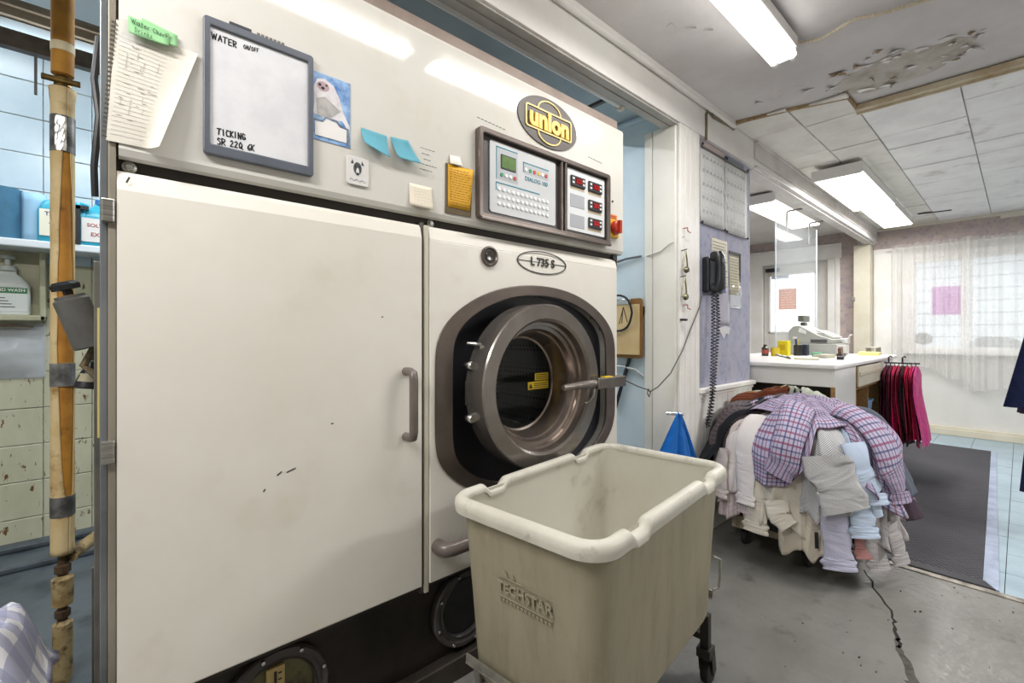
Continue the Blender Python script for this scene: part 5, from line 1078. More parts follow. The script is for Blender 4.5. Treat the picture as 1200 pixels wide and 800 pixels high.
MB().loft([[Vector((4.64+a*s, .95+b*s, z)) for a, b in rrect(-.15, .15, -.13, .13, .03, 4)] for s, z in ((.85, .437), (1, .66), (1.04, .66), (1.04, .645), (.97, .645), (.83, .45))]).build('body', pm('blue_bin_plastic', '#8FB6DC', rough=.35), t, smooth=True, angle=40)
tag(MB().fbox(Fr((0, .788, 0), (1, 0, 0), (0, 0, 1)), 4.845, 4.985, .60, .80, 0, .004).build('hanging_tag', pm('tag_grey', '#C9C9C8', '#B9B9B8', scale=20, rough=.5)), 'grey paper tag hung on the counter upright beside the magenta garments', 'tag')
# cash register and desk clutter
rg = thing('cash_register', 'grey beige cash register on the white counter', 'cash register', (5.12, 1.28, 1.002)); RGM = pm('register_grey', '#A9AAA4', '#9D9E98', scale=6, rough=.45); RGD = pm('register_dark', '#4C4E4E', rough=.4); RGL = pm('register_light', '#C9CACA', rough=.4)
zc = 1.003
MB().box(4.87, 5.32, 1.10, 1.485, zc, zc+.105).build('cash_drawer', RGM, rg, bevel=.006); MB().box(4.885, 5.305, 1.092, 1.10, zc+.012, zc+.095).build('drawer_front', RGL, rg, bevel=.003)
FR_ = Fr((4.88, 0, 0), (0, -1, 0), (0, 0, 1))
MB().prism(FR_, [(-1.48, zc+.105), (-1.135, zc+.105), (-1.125, zc+.145), (-1.24, zc+.185), (-1.39, zc+.275), (-1.445, zc+.27), (-1.48, zc+.225)], -.41, 0).build('body', RGM, rg, bevel=.006)
MB().prism(FR_, [(-1.40, zc+.215), (-1.335, zc+.195), (-1.335, zc+.225), (-1.39, zc+.255)], 0, .002).fbox(FR_, -1.445, -1.41, zc+.15, zc+.17, 0, .002).build('side_sticker', pm('sticker_white', '#DADBDA'), rg)
MB().fbox(FR_, -1.30, -1.17, zc+.115, zc+.145, 0, .002).build('side_slot', RGD, rg)
FT = Fr((4.9, 1.135, zc+.152), (1, 0, 0), Vector((0, .255, .13)))
kk = MB()
for i in range(9):
    for j in range(5): kk.fbox(FT, .03+i*.038, .058+i*.038, .01+j*.03, .032+j*.03, .0, .012)
kk.build('keys', pm('register_keys', '#D8D8D2', '#8E9290', scale=40, rough=.4), rg)
MB().box(5.08, 5.16, 1.40, 1.44, zc+.26, zc+.31).obar((5.02, 1.42, zc+.345), (5.22, 1.42, zc+.345), .05, .06, up=(0, 0, 1)).build('customer_display', pm('display_olive', '#5D5F50', rough=.4), rg, bevel=.006)
MB().box(5.20, 5.31, 1.085, 1.16, zc+.105, zc+.155).build('receipt_printer', RGL, rg, bevel=.008); MB().grid(4, 4, lambda a, b: (5.215+.08*a, 1.09-.03*b, zc+.15+.04*math.sin(b*2))).build('receipt', pm('scrap_white', ''), rg, solid=.0006)
t = thing('yellow_box', 'bright yellow box standing beside the cash register', 'box', (4.55, 1.33, zc))
YB = MB().box(4.52, 4.60, 1.38, 1.46, zc, zc+.135).build('carton', pm('carton_yellow', '#E2D21A', '#D6C410', scale=20, rough=.5), t, bevel=.002); MB().box(4.518, 4.520, 1.40, 1.44, zc+.05, zc+.1).build('print', pm('carton_print', '#C7A80E'), YB)
def cupthing(name, x, y, r, h, m, label, cat):
    t = thing(name, label, cat, (x, y, zc)); MB().lathe([(r*.9, 0), (r, .004), (r, h), (r*.9, h), (r*.85, .006)], (x, y, zc), n=18).build('cup', m, t, smooth=True, angle=40); return t
t = cupthing('yellow_cup', 4.44, 1.455, .034, .075, pm('cup_yellow', '#D9C02C', '#C5AC20', scale=30, rough=.5), 'short yellow printed cup left of the yellow box', 'cup')
t = cupthing('pen_pot', 4.70, 1.35, .036, .095, BLACK, 'black pen pot with a yellow pen beside the cash register', 'pen pot')
for dx, dy, c in ((0, 0, '#E0C020'), (.012, .01, '#2E5A9C'), (-.014, .006, '#2A2A2E')): MB().cyl((4.70+dx, 1.35+dy, zc+.02), (4.70+dx*2.2, 1.35+dy*2, zc+.15), .005, n=8).build('pen', pm('pen_'+c, c, rough=.4), t)
tag(MB().box(4.74, 4.80, 1.29, 1.33, zc, zc+.10).build('dark_carton', pm('carton_navy', '#272C3A', rough=.5), bevel=.003), 'small dark navy carton between pen pot and cash register', 'box')
t = thing('dark_bottle', 'small dark bottle with a red label at the left end of the counter', 'bottle', (4.42, 1.53, zc)); MB().lathe([(.026, 0), (.028, .005), (.028, .07), (.014, .085), (.014, .1), (.0001, .102)], (4.42, 1.53, zc), n=18).build('body', pm('bottle_dark', '#3C332C', rough=.3), t, smooth=True); MB().lathe([(.0287, .02), (.0287, .055)], (4.42, 1.53, zc), n=18, capa=False, capb=False).build('label', pm('label_red', '#A5493C', rough=.5), t, smooth=True)
def bookpile(name, x, y, w, d, h, c, label, rot=0, cat='paper'):
    t = MB().fbox(Fr((x, y, zc), (math.cos(rot), math.sin(rot), 0), (-math.sin(rot), math.cos(rot), 0)), -w/2, w/2, -d/2, d/2, 0, h).build(name, pm('paper_'+c, c, rough=.6), bevel=.002); tag(t, label, cat)
bookpile('order_pad', 4.10, 1.12, .22, .16, .012, '#D9D4B8', 'cream order pad lying in front of the cash register', .3)
bookpile('green_box', 4.62, 1.18, .12, .07, .035, '#4E9A72', 'small green box on the counter before the register', .2, 'box')
bookpile('dark_stapler', 4.25, .93, .15, .04, .022, '#24262A', 'black stapler near the front corner of the counter', .15, 'stapler')
bookpile('ticket_stack', 4.42, 1.08, .14, .10, .028, '#BDBAA6', 'stack of paper tickets left of the stapler', -.2)
bookpile('yellow_pad', 5.25, .93, .20, .15, .03, '#E4D38A', 'pale yellow pad at the far end of the counter', .1)
t = thing('tape_dispenser', 'dark tape dispenser in front of the cash register', 'tape dispenser', (4.72, 1.03, zc)); MB().box(4.66, 4.80, 1.01, 1.05, zc, zc+.03).build('base', pm('dispenser_brown', '#3B2C24', rough=.4), t, bevel=.006); MB().lathe([(.02, -.012), (.036, -.012), (.036, .012), (.02, .012)], (4.70, 1.03, zc+.052), (0, 1, 0), 20).build('reel', pm('reel_tan', '#5C3A28', rough=.4), t, smooth=True, angle=40)
tag(MB().tube([(4.03, 1.22, zc+.006), (3.98, 1.26, zc+.02), (4.02, 1.31, zc+.03), (4.07, 1.28, zc+.018), (4.05, 1.23, zc+.01), (3.99, 1.2, zc+.006)], .007, 6).build('bulldog_clip', pm('clip_grey', '#7A7E80', rough=.3, metal=.8), smooth=True), 'grey metal clip lying in front of the yellow box', 'clip')
t = thing('wire_rack', 'low wire rack of pins at the far end of the counter', 'rack', (5.40, .95, zc))
for k in range(9): MB().tube([(5.28+k*.025, .885, zc), (5.28+k*.025, .885, zc+.07), (5.28+k*.025, .96, zc+.07), (5.28+k*.025, .96, zc)], .0035, 6).build('wire_loop', STEEL, t, smooth=True)
MB().box(5.26, 5.50, .875, .97, zc, zc+.008).build('base', pm('rack_base', '#B8AD94', rough=.6), t)
# sneeze screen hung from the beam
t = thing('sneeze_screen', 'clear acrylic screen hung from the white beam over the counter', 'screen', (5.2, 1.5, 1.05))
MB().box(4.59, 5.85, 1.498, 1.503, 1.08, 2.345).build('panel', sheer('acrylic', '#EAF2F6', .10, transl=False, rough=.03), t)
for x in (4.5875, 5.8525): MB().box(x-.0045, x+.0045, 1.496, 1.505, 1.08, 2.345).build('polished_edge', sheer('acrylic_edge', '#E4EEF2', .55, transl=False, rough=.1), t)
for x in (4.92, 5.62): MB().tube([(x, 1.28, 2.385), (x, 1.49, 2.385), (x, 1.51, 2.375), (x, 1.51, 2.36), (x, 1.51, 2.16)], .009, 8).build('bracket', pm('bracket_grey', '#5C5A56', rough=.4), t, smooth=True)
# signs on door and window
FD = Fr((7.528, 0, 0), (0, -1, 0), (0, 0, 1))
def sign(name, y0, y1, z0, z1, c, label, rows, ink, F=None, seed=1):
    F = F or FD; t = thing(name, label, 'sign', (F.o.x, (y0+y1)/2, z0)); MB().fbox(F, -y1, -y0, z0, z1, 0, .002).build('sheet', pm('sign_'+c, c, rough=.6), t)
    s = MB(); r = random.Random(seed)
    for k in range(rows):
        v = z1-(k+.7)*(z1-z0)/(rows+.4); u = -y1+.03
        while u < -y0-.05: l = r.uniform(.02, .07); s.fbox(F, u, u+l, v, v+(z1-z0)/rows*.38, .002, .003); u += l+.015
    s.build('print', pm('signink_'+ink, ink), t)
from math import tan
sign('orange_notice', 2.18, 2.42, 1.56, 1.87, '#F4A27C', 'orange printed notice taped on the street door glass', 8, '#F7C6AE')
sign('white_notice', 2.28, 2.52, 2.02, 2.19, '#DDE6F2', 'white and blue printed notice at the top of the street door', 3, '#7E8FC0')
FWN = Fr((7.55, 0, 0), (0, -1, 0), (0, 0, 1))
sign('lilac_notice', .46, .72, 1.43, 1.77, '#C78AC8', 'lilac notice stuck on the shop window behind the curtain', 7, '#D7A6D8', F=Fr((7.53, 0, 0), (0, -1, 0), (0, 0, 1)))
tag(MB().prism(Fr((7.53, .80, 1.14), (0, -1, 0), (0, 0, 1)), circ(0, 0, .085, .075, 28), 0, .004).build('window_sticker', pm('sticker_grey', '#A2A29C', '#8E8E88', scale=60, rough=.6)), 'round grey sticker low on the shop window glass', 'sticker')
tag(MB().box(7.28, 7.30, 1.44, 1.475, 1.63, 1.68).build('post_switch', STEEL, bevel=.004), 'small metal catch on the cream post', 'catch')
# floor mat
mt = thing('floor_mat', 'large dark grey ribbed entrance mat with a worn pale edge', 'mat', (4.9, .6, 0))
q = NT('ribbed_mat'); q.b.inputs['Roughness'].default_value = .9; pos = q.n('ShaderNodeNewGeometry').outputs['Position']; sp = q.n('ShaderNodeSeparateXYZ'); q.l(pos, sp.inputs[0])
a = q.math('SINE', q.math('MULTIPLY', sp.outputs[0], 190)); b = q.math('SINE', q.math('MULTIPLY', sp.outputs[1], 190)); hh = q.math('MULTIPLY', a, b)
nz = q.n('ShaderNodeTexNoise', Scale=2.2, Detail=5.0); q.l(pos, nz.inputs['Vector'])
col = q.mix(q.ramp(nz.outputs[0], .35, .7), '#39383C', '#4A494E'); col = q.mix(q.ramp(hh, -.2, .8), col, '#57565C'); q.l(col, q.b.inputs['Base Color'])
bp = q.n('ShaderNodeBump', Strength=.8, Distance=.006); q.l(hh, bp.inputs['Height']); q.l(bp.outputs[0], q.b.inputs['Normal'])
def matedge(x): return .075+.095*(x-3.09)/3.6
MB().prism(Fr((0, 0, .001), (1, 0, 0), (0, 1, 0)), [(3.10, matedge(3.1)+.045), (6.70, matedge(6.7)+.03), (6.70, 1.18), (3.10, 1.18)], 0, .010).build('carpet', q.m, mt, bevel=.003)
MB().prism(Fr((0, 0, .001), (1, 0, 0), (0, 1, 0)), [(3.10, matedge(3.1)-.01), (6.70, matedge(6.7)-.005), (6.70, matedge(6.7)+.03), (3.10, matedge(3.1)+.045)], 0, .005).build('side_border', pm('worn_vinyl', '#A9B4C8', '#8F9AB0', scale=9, rough=.6), mt)
MB().prism(Fr((0, 0, .001), (1, 0, 0), (0, 1, 0)), [(3.086, matedge(3.1)), (3.16, matedge(3.1)+.04), (3.16, 1.18), (3.086, 1.18)], 0, .0115).build('end_border', pm('black_vinyl', '#25252C', rough=.5), mt, bevel=.003)
# ================================================================== SHEER CURTAINS
SH = sheer('sheer_curtain', '#FAF9F7', .45)
def curtain(y0, y1, zt, zb0, zb1, label, seed, nf):
    t = thing('sheer_curtain', label, 'curtain', (7.35, (y0+y1)/2, min(zb0, zb1))); r = random.Random(seed); ph = [r.uniform(0, 6) for _ in range(4)]
    def f(a, b):
        y = y0+(y1-y0)*a; zb = zb0+(zb1-zb0)*a+.02*math.sin(a*17+ph[0]); z = zb+(zt-zb)*b
        fo = .022*math.sin(a*nf+ph[1]+.6*math.sin(b*3))+.012*math.sin(a*nf*2.3+ph[2])
        return (7.375+fo*(1.05-.35*b)-.02*(1-b), y, z)
    MB().grid(120, 14, f).build('panel', SH, t, smooth=True)
    def g(a, b):
        y = y0+(y1-y0)*a; h = .035+.022*noise.noise(Vector((a*14, seed, 0)))+.012*noise.noise(Vector((a*40, seed, 3)))
        return (7.375+.014*math.sin(a*nf*2+ph[3])*(1+b)-.01*b, y, zt-.01+h*b*1.3)
    MB().grid(120, 3, g).build('ruffle', SH, t, smooth=True)
    return t
t = curtain(1.08, .34, 2.27, .93, .60, 'left sheer white curtain panel with a ruffled top and slanted hem', 2, 46)
t = curtain(.44, -1.0, 2.27, .57, .60, 'right sheer white curtain panel over the shop window', 5, 70)
tag(MB().cyl((7.40, 1.14, 2.262), (7.40, -1.2, 2.262), .008, n=8).build('curtain_rod', WHITE, smooth=True), 'thin white curtain rod above the shop window', 'curtain rod')
# ================================================================== CART OF SHIRTS
MC = (2.97, .845); MA, MBb, MN, MZT, MRC = .385, .335, 3.0, .735, .09
def mR(p):
    c, s = abs(math.cos(p)), abs(math.sin(p)); return ((c/MA)**MN+(s/MBb)**MN)**(-1/MN)
def mP(phi, s, off=0, flare=.12):
    """point of the heap surface: phi = direction from its centre, s = cloth length from the top"""
    R = mR(phi); fl = R-MRC; ze = MZT-.06
    if s < fl: r = s; z = MZT-.06*(s/fl)**2+off
    elif s < fl+MRC*PI/2:
        t = (s-fl)/MRC; r = fl+(MRC+off)*math.sin(t); z = ze-MRC+(MRC+off)*math.cos(t)
    else:
        d = s-fl-MRC*PI/2; r = R+off+flare*d; z = ze-MRC-d
    return Vector((MC[0]+math.cos(phi)*r, min(MC[1]+math.sin(phi)*r, 1.228-.02*max(0, z)), z))
def rim_s(phi): return mR(phi)-MRC+MRC*PI/2
DK_ = .76
def sm(x, a, b): t = max(0, min(1, (x-a)/(b-a))); return t*t*(3-2*t)
def drape(p0, p1, s0, drop, off, seed, amp=.014, nf=5, flare=.12, hem=None, nu=44, nv=40, skew=0, edge=.02):
    """p0,p1 degrees; drop = hang below the rim (number or function of u); skew turns the hanging part sideways (deg)"""
    r = random.Random(seed); ph = [r.uniform(0, 6.3) for _ in range(6)]; a0, a1 = math.radians(p0), math.radians(p1); mid = (a0+a1)/2
    wid = abs(a1-a0)*mR(mid)
    dr0 = drop if callable(drop) else (lambda u: drop + (hem or 0)*math.cos((u-.5)*2*PI))
    def dr(u):
        q = dr0(u); j = .035*noise.noise(Vector((u*2.6+seed*1.3, seed*.7, 2)))
        return DK_*q+j if q > 0 else q+j*.5
    def f(u, v):
        phi = a0+(a1-a0)*u; S = rim_s(phi); s = s0+(S+dr(u)-s0)*v; k = sm(s, S*.35, S+.2)
        phi2 = phi + math.radians(skew)*k + .05*k*math.sin(v*5+ph[3])*math.sin(u*PI)*0.6
        x = u*nf
        hang = sm(s, S, S+.30)
        w_ = (1-2*abs(math.sin(x*PI*.8+ph[0]+.9*v)))*(.5+1.3*hang)+.5*math.sin(x*2*PI*.93+ph[1]-1.7*v)
        nz = noise.noise(Vector((u*nf*.8+seed, v*5, seed*1.7)))+.2*noise.noise(Vector((u*nf*2+seed, v*8, seed*.7)))
        cr = 1-abs(noise.noise(Vector((u*nf*1.1+v*2.2+seed, v*3.1-u*2, seed*.37))))*2.2
        e = min(u, 1-u); o = off + amp*.35*cr*k + amp*(.35+.65*k)*(w_*.7+nz*1.5) - edge*(1-sm(e, 0, .10)) 
        if k < .5: o += .012*nz
        return mP(phi2, s, max(o, .002), flare)
    L = 1.0
    return MB().grid(nu, nv, f, lambda u, v: (u*wid, v*(rim_s(mid)-s0+dr(.5))))
def sleeve(pts, w0, w1, th, seed, n=18):
    """pts: (phi deg, drop below rim, offset); flattened tube down the heap"""
    r = random.Random(seed); ph = r.uniform(0, 6); rings = []; m = 26
    def at(t):
        x = t*(len(pts)-1); i = min(int(x), len(pts)-2); q = x-i; a, b = pts[i], pts[i+1]
        p = [a[k]+(b[k]-a[k])*q for k in range(3)]; f = math.radians(p[0]); return mP(f, rim_s(f)+(p[1]*DK_ if p[1] > 0 else p[1]), p[2]), f
    for i in range(m):
        t = i/(m-1); c, f = at(t); c2, _ = at(min(1, t+.02)); c1, _ = at(max(0, t-.02)); d = (c2-c1).normalized()
        out = Vector((math.cos(f), math.sin(f), .25)).normalized(); side = d.cross(out).normalized(); out = side.cross(d)
        w_ = w0+(w1-w0)*t; rg = []
        for j in range(n):
            a = 2*PI*j/n; k = 1+.22*noise.noise(Vector((math.cos(a)*1.2, math.sin(a)*1.2, t*3.2+seed)))+.10*noise.noise(Vector((math.cos(a)*2.4, math.sin(a)*2.4, t*7+seed)))
            rg.append(c+side*math.cos(a)*w_*k+out*math.sin(a)*th*k)
        rings.append(rg)
    mb = MB(); v = [p for R in rings for p in R]
    uv = [((j/n)*w0*4, i/(m-1)*.4) for i in range(m) for j in range(n)]
    mb.add(v, [(i*n+j, i*n+(j+1) % n, (i+1)*n+(j+1) % n, (i+1)*n+j) for i in range(m-1) for j in range(n)], uv); return mb
def garment(name, label, cat, mat, bodies=(), sleeves=(), extra=None):
    t = thing(name, label, cat, (MC[0], MC[1], .3), 'laundry heaped on the cart')
    for b in bodies: drape(**b).build('body', mat, t, smooth=True, angle=180, solid=.0025)
    for sv in sleeves:
        cuff = sv.pop('cuff', None); o = sleeve(**sv).build('sleeve', mat, t, smooth=True, angle=180)
        if cuff:
            p = sv['pts'][-1]; q_ = (p[0], p[1]+.065, p[2]+.004)
            sleeve([(p[0], p[1]-.005, p[2]), q_], sv['w1']*1.16, sv['w1']*1.2, sv['th']*1.15, 3).build('cuff', mat, o, smooth=True, angle=180)
    return t
def B(p0, p1, s0, drop, off, seed, **k): return dict(p0=p0, p1=p1, s0=s0, drop=drop, off=off, seed=seed, **k)
# the cart itself
lc = thing('linen_cart', 'low wheeled cart of pale boards buried under heaped shirts', 'cart', (3.0, .87, 0))
WOOD = pm('pale_board', '#B9AE98', '#A3977F', scale=9, rough=.6, stretch=(1, 6, 1))
MB().box(2.665, 2.69, .685, 1.10, .105, .175).build('end_board', WOOD, lc, bevel=.004); MB().box(3.36, 3.385, .685, 1.10, .105, .175).build('end_board', WOOD, lc, bevel=.004)
MB().box(2.69, 3.36, .685, .705, .105, .165).build('side_board', WOOD, lc, bevel=.004); MB().box(2.69, 3.36, 1.08, 1.10, .105, .165).build('side_board', WOOD, lc, bevel=.004)
MB().box(2.69, 3.36, .705, 1.08, .13, .145).build('deck', WOOD, lc)
MB().loft([[Vector((MC[0]+math.cos(a)*mR(a)*s, MC[1]+math.sin(a)*mR(a)*s, z)) for a in [2*PI*k/32 for k in range(32)]] for s, z in ((.82, .147), (.9, .5), (.94, .64))]).build('canvas_sack', pm('dark_canvas', '#3C3B3C', rough=.9), lc, smooth=True, solid=.004)
for x, y in ((2.705, .735), (2.735, 1.05), (3.33, .735), (3.33, 1.05)):
    CA = MB().box(x-.022, x+.022, y-.025, y+.025, .092, .105).box(x-.012, x+.022, y-.022, y-.018, .03, .095).box(x-.012, x+.022, y+.018, y+.022, .03, .095).build('caster', pm('caster_fork', ''), lc)
    MB().lathe([(.01, -.015), (.034, -.015), (.040, -.008), (.040, .008), (.034, .015), (.01, .015)], (x, y, .040), (0, 1, 0), 20).build('wheel', pm('black_rubber', ''), CA, smooth=True, angle=40)
W1 = cloth('white_pink_cotton', '#EBE5E3', 'stripe', '#F3ECEA', f=160, wd=.4); CRM = cloth('cream_dobby', '#E4DED0', 'dot', '#C4B9A2', f=150, wd=.5)
PK = cloth('pale_pink_check', '#E3D5D2', 'check', '#C0A5A6', '#B0ACBC', f=55, wd=.16); BEI = cloth('beige_cotton', '#DBD2C1'); HER = cloth('grey_herringbone', '#DFDEDD', 'diag', '#777A84', f=190, wd=.42)
LAV = cloth('lavender_cotton', '#B9B9CE', 'stripe', '#CDCDDF', f=170, wd=.3); LBL = cloth('light_blue_cotton', '#C6D6EC'); SAL = cloth('salmon_cotton', '#B98582'); GBL = cloth('grey_blue_cotton', '#8F9CB0', 'stripe', '#A9B3C4', f=140, wd=.3)
GRY = cloth('warm_grey_cotton', '#ADA9A9', 'stripe', '#C2BEBE', f=130, wd=.3); PLM = cloth('plum_wool', '#4F3F4C'); NVP = cloth('navy_check', '#4A4A66', 'check', '#A8909E', '#272B4A', f=70, wd=.25)
PLD = cloth('red_blue_tattersall', '#BDB8D0', 'check', '#3A4270', '#8A4062', f=33, wd=.17, bump=.45); SLT = cloth('slate_suiting', '#5D6370', 'stripe', '#6C727E', f=120, wd=.2); BLK = cloth('black_jacket_cloth', '#1A1C21', bump=.4)
BRN2 = cloth('rust_brown_knit', '#6A3A26', 'stripe', '#8C5236', f=70, wd=.4, bump=.6); TAN = cloth('tan_cotton', '#B8925F'); SAGE = cloth('pale_sage_linen', '#BFC4B4'); COL_ = cloth('charcoal_fleck', '#4A474C', 'dot', '#8C6A66', f=90, wd=.45)
DGR = cloth('dark_grey_cotton', '#5B5E68')
t = garment('jacket', 'black jacket hanging at the wall end of the shirt cart', 'jacket', BLK, [B(112, 149, .14, .34, .105, 21, amp=.010, nf=3, flare=1.0), B(128, 150, .16, .30, .055, 31, amp=.01, nf=2, flare=.2)])
tb_ = mP(math.radians(126), rim_s(math.radians(126))+.06, .105, .80); MB().fbox(Fr(tb_, (-.35, -.9, 0), (.15, 0, 1)), -.02, .02, -.012, .016, 0, .006).build('blue_tab', pm('tab_blue', '#3D9BD8', rough=.4), t, bevel=.002)
garment('jacket', 'charcoal flecked jacket collar rolled over the top left of the heap', 'jacket', COL_, [B(96, 150, .12, .02, .10, 41, amp=.012, nf=3, edge=.05), B(92, 140, .05, -.06, .115, 42, amp=.01, nf=2, edge=.05)])
garment('sweater', 'rust brown striped knit bunched at the back of the heap', 'sweater', BRN2, [B(64, 100, .06, .02, .150, 51, amp=.022, nf=5, edge=.06)])
garment('trousers', 'small tan cotton fold behind the rust brown knit', 'trousers', TAN, [B(58, 80, .10, .02, .155, 55, amp=.012, nf=2, edge=.05)])
garment('shirt', 'crumpled pale sage linen shirt along the back top of the heap', 'shirt', SAGE, [B(20, 72, .04, .0, .15, 61, amp=.026, nf=7, edge=.06), B(-20, 40, .02, -.05, .14, 62, amp=.024, nf=6, edge=.06)])
garment('shirt', 'white pinkish shirt draped on the left front of the heap with a sleeve down', 'shirt', W1, [B(139, 172, .06, .30, .060, 71, amp=.020, nf=4, hem=.03), B(134, 150, .2, .36, .045, 72, amp=.014, nf=2)], [dict(pts=[(164, -.12, .085), (165, .05, .085), (167, .2, .08), (167.5, .29, .078)], w0=.055, w1=.046, th=0.0098, seed=2, cuff=1)])
garment('shirt', 'pale pink checked shirt tails below the white pinkish shirt', 'shirt', PK, [B(141, 158, .3, .49, .030, 81, amp=.014, nf=3, hem=.02), B(157, 171, .3, .47, .022, 83, amp=.010, nf=2)], [dict(pts=[(165, .05, .05), (166, .2, .052), (166.5, .36, .054)], w0=.05, w1=.045, th=0.0098, seed=4, cuff=1)])
garment('shirt', 'pinkish beige shirt arm folded at the left end of the heap', 'shirt', cloth('pinkish_beige', '#D8CDC8'), [B(136, 150, .3, .40, .05, 85, amp=.012, nf=2)], [dict(pts=[(148, .02, .085), (149, .16, .085), (150, .30, .078)], w0=.060, w1=.055, th=0.0154, seed=6, cuff=1)])
garment('shirt', 'large cream textured shirt hanging on the front of the heap', 'shirt', CRM, [B(171, 199, .12, .44, .062, 91, amp=.014, nf=3, hem=-.07), B(172, 188, .3, .30, .075, 92, amp=.008, nf=2)], [dict(pts=[(170, .12, .062), (171.5, .32, .06), (173, .46, .058)], w0=.052, w1=.055, th=0.0140, seed=8, cuff=1), dict(pts=[(184, .28, .07), (186, .36, .085), (191, .42, .08)], w0=.06, w1=.045, th=0.0140, seed=9)])
t = garment('shirt', 'plain beige shirt tail with a black tag at the bottom of the front', 'shirt', BEI, [B(184, 198, .3, .60, .028, 101, amp=.010, nf=2, hem=.03), B(196, 209, .3, .58, .034, 102, amp=.008, nf=2, hem=.02)])
c_ = mP(math.radians(203.5), rim_s(math.radians(203.5))+.36, .060); MB().fbox(Fr(c_, (.62, -.78, 0), (-.12, 0, 1)), -.008, .008, -.04, .04, 0, .003).build('black_tag', BLACK, t)
garment('shirt', 'grey herringbone shirt in the middle of the front of the heap', 'shirt', HER, [B(204, 222, .10, .27, .090, 111, amp=.010, nf=2, skew=0, edge=.03), B(196, 210, .2, .34, .070, 112, amp=.012, nf=2)], [dict(pts=[(207, -.02, .12), (212, .12, .12), (215, .26, .115)], w0=.095, w1=.10, th=0.0112, seed=12)])
garment('shirt', 'lavender shirt sleeve with a buttoned cuff reaching the lowest of the front', 'shirt', LAV, [B(208, 219, .3, .45, .055, 121, amp=.012, nf=2)], [dict(pts=[(212, .2, .06), (212.5, .40, .062), (213, .56, .062)], w0=.062, w1=.060, th=0.0175, seed=14, cuff=1)])
garment('shirt', 'light blue shirt with two sleeves right of the herringbone shirt', 'shirt', LBL, [B(221, 236, .2, .12, .095, 131, amp=.010, nf=2)], [dict(pts=[(222, -.05, .105), (226, .08, .11), (231, .16, .105)], w0=.055, w1=.05, th=0.0126, seed=16, cuff=1), dict(pts=[(223, .1, .08), (224, .26, .08), (225, .36, .08)], w0=.058, w1=.055, th=0.0140, seed=17, cuff=1), dict(pts=[(228, .12, .10), (231, .22, .10), (233, .30, .095)], w0=.03, w1=.028, th=0.0112, seed=18)])
garment('shirt', 'salmon pink shirt cuff peeping out low on the front right', 'shirt', SAL, [B(207, 212, .3, .42, .036, 141, amp=.006, nf=1)], [dict(pts=[(226, .3, .045), (227, .42, .045), (227.5, .5, .045)], w0=.045, w1=.042, th=0.0098, seed=20, cuff=1)])
garment('shirt', 'grey blue shirt fold on the right front corner of the heap', 'shirt', GBL, [B(229, 250, .2, .24, .085, 151, amp=.010, nf=2), B(218, 232, .3, .40, .04, 152, amp=.01, nf=2)])
garment('shirt', 'warm grey shirt fanning out low on the right end of the heap', 'shirt', GRY, [B(231, 262, .25, .50, .055, 161, amp=.018, nf=4, flare=.22, hem=.03), B(250, 280, .25, .36, .055, 163, amp=.012, nf=3, flare=.3)], [dict(pts=[(232, .3, .06), (233, .45, .06), (234, .57, .06)], w0=.05, w1=.048, th=0.0126, seed=22, cuff=1), dict(pts=[(243, .36, .09), (245, .46, .1), (247, .54, .10)], w0=.048, w1=.046, th=0.0126, seed=23, cuff=1)])
garment('shirt', 'dark grey shirt hidden deep in the lower right of the heap', 'shirt', DGR, [B(216, 250, .3, .47, .022, 171, amp=.014, nf=4)])
garment('trousers', 'plum trousers hanging at the far right end of the heap', 'trousers', PLM, [B(262, 292, .25, .40, .055, 181, amp=.012, nf=3, flare=.42)])
garment('shirt', 'navy checked shirt between plum trousers and tattersall shirt', 'shirt', NVP, [B(252, 282, .2, .28, .075, 191, amp=.016, nf=3, flare=.28)])
garment('jacket', 'slate grey suit jacket over the back right edge of the heap', 'jacket', SLT, [B(268, 325, .12, .26, .075, 201, amp=.012, nf=3, flare=.45), B(300, 350, .06, .02, .10, 202, amp=.014, nf=3, edge=.05)])
# the tattersall shirt thrown over the top: front flap, crown, and a sleeve down the right
def pl_drop(u): return .17-.26*sm(u, .32, .62)
t = garment('shirt', 'red and blue tattersall shirt thrown over the top of the heap', 'shirt', PLD,
    [dict(p0=168, p1=232, s0=.03, drop=pl_drop, off=.118, seed=211, amp=.024, nf=4, nu=70, nv=56, edge=.03), dict(p0=60, p1=190, s0=.0, drop=-.16, off=.115, seed=212, amp=.02, nf=5, nu=60, nv=30, edge=.03),
     dict(p0=222, p1=268, s0=.02, drop=lambda u: .30-.5*abs(u-.42), off=.112, seed=213, amp=.024, nf=4, nu=60, nv=50, flare=.2, edge=.03), dict(p0=228, p1=330, s0=.0, drop=-.14, off=.112, seed=214, amp=.02, nf=5, nu=60, nv=30, edge=.03)],
    [dict(pts=[(196, -.16, .145), (190, -.02, .15), (186, .10, .14)], w0=.075, w1=.06, th=0.0182, seed=30), dict(pts=[(232, -.14, .14), (240, .02, .145), (246, .16, .135)], w0=.07, w1=.055, th=0.0196, seed=31, cuff=1)])
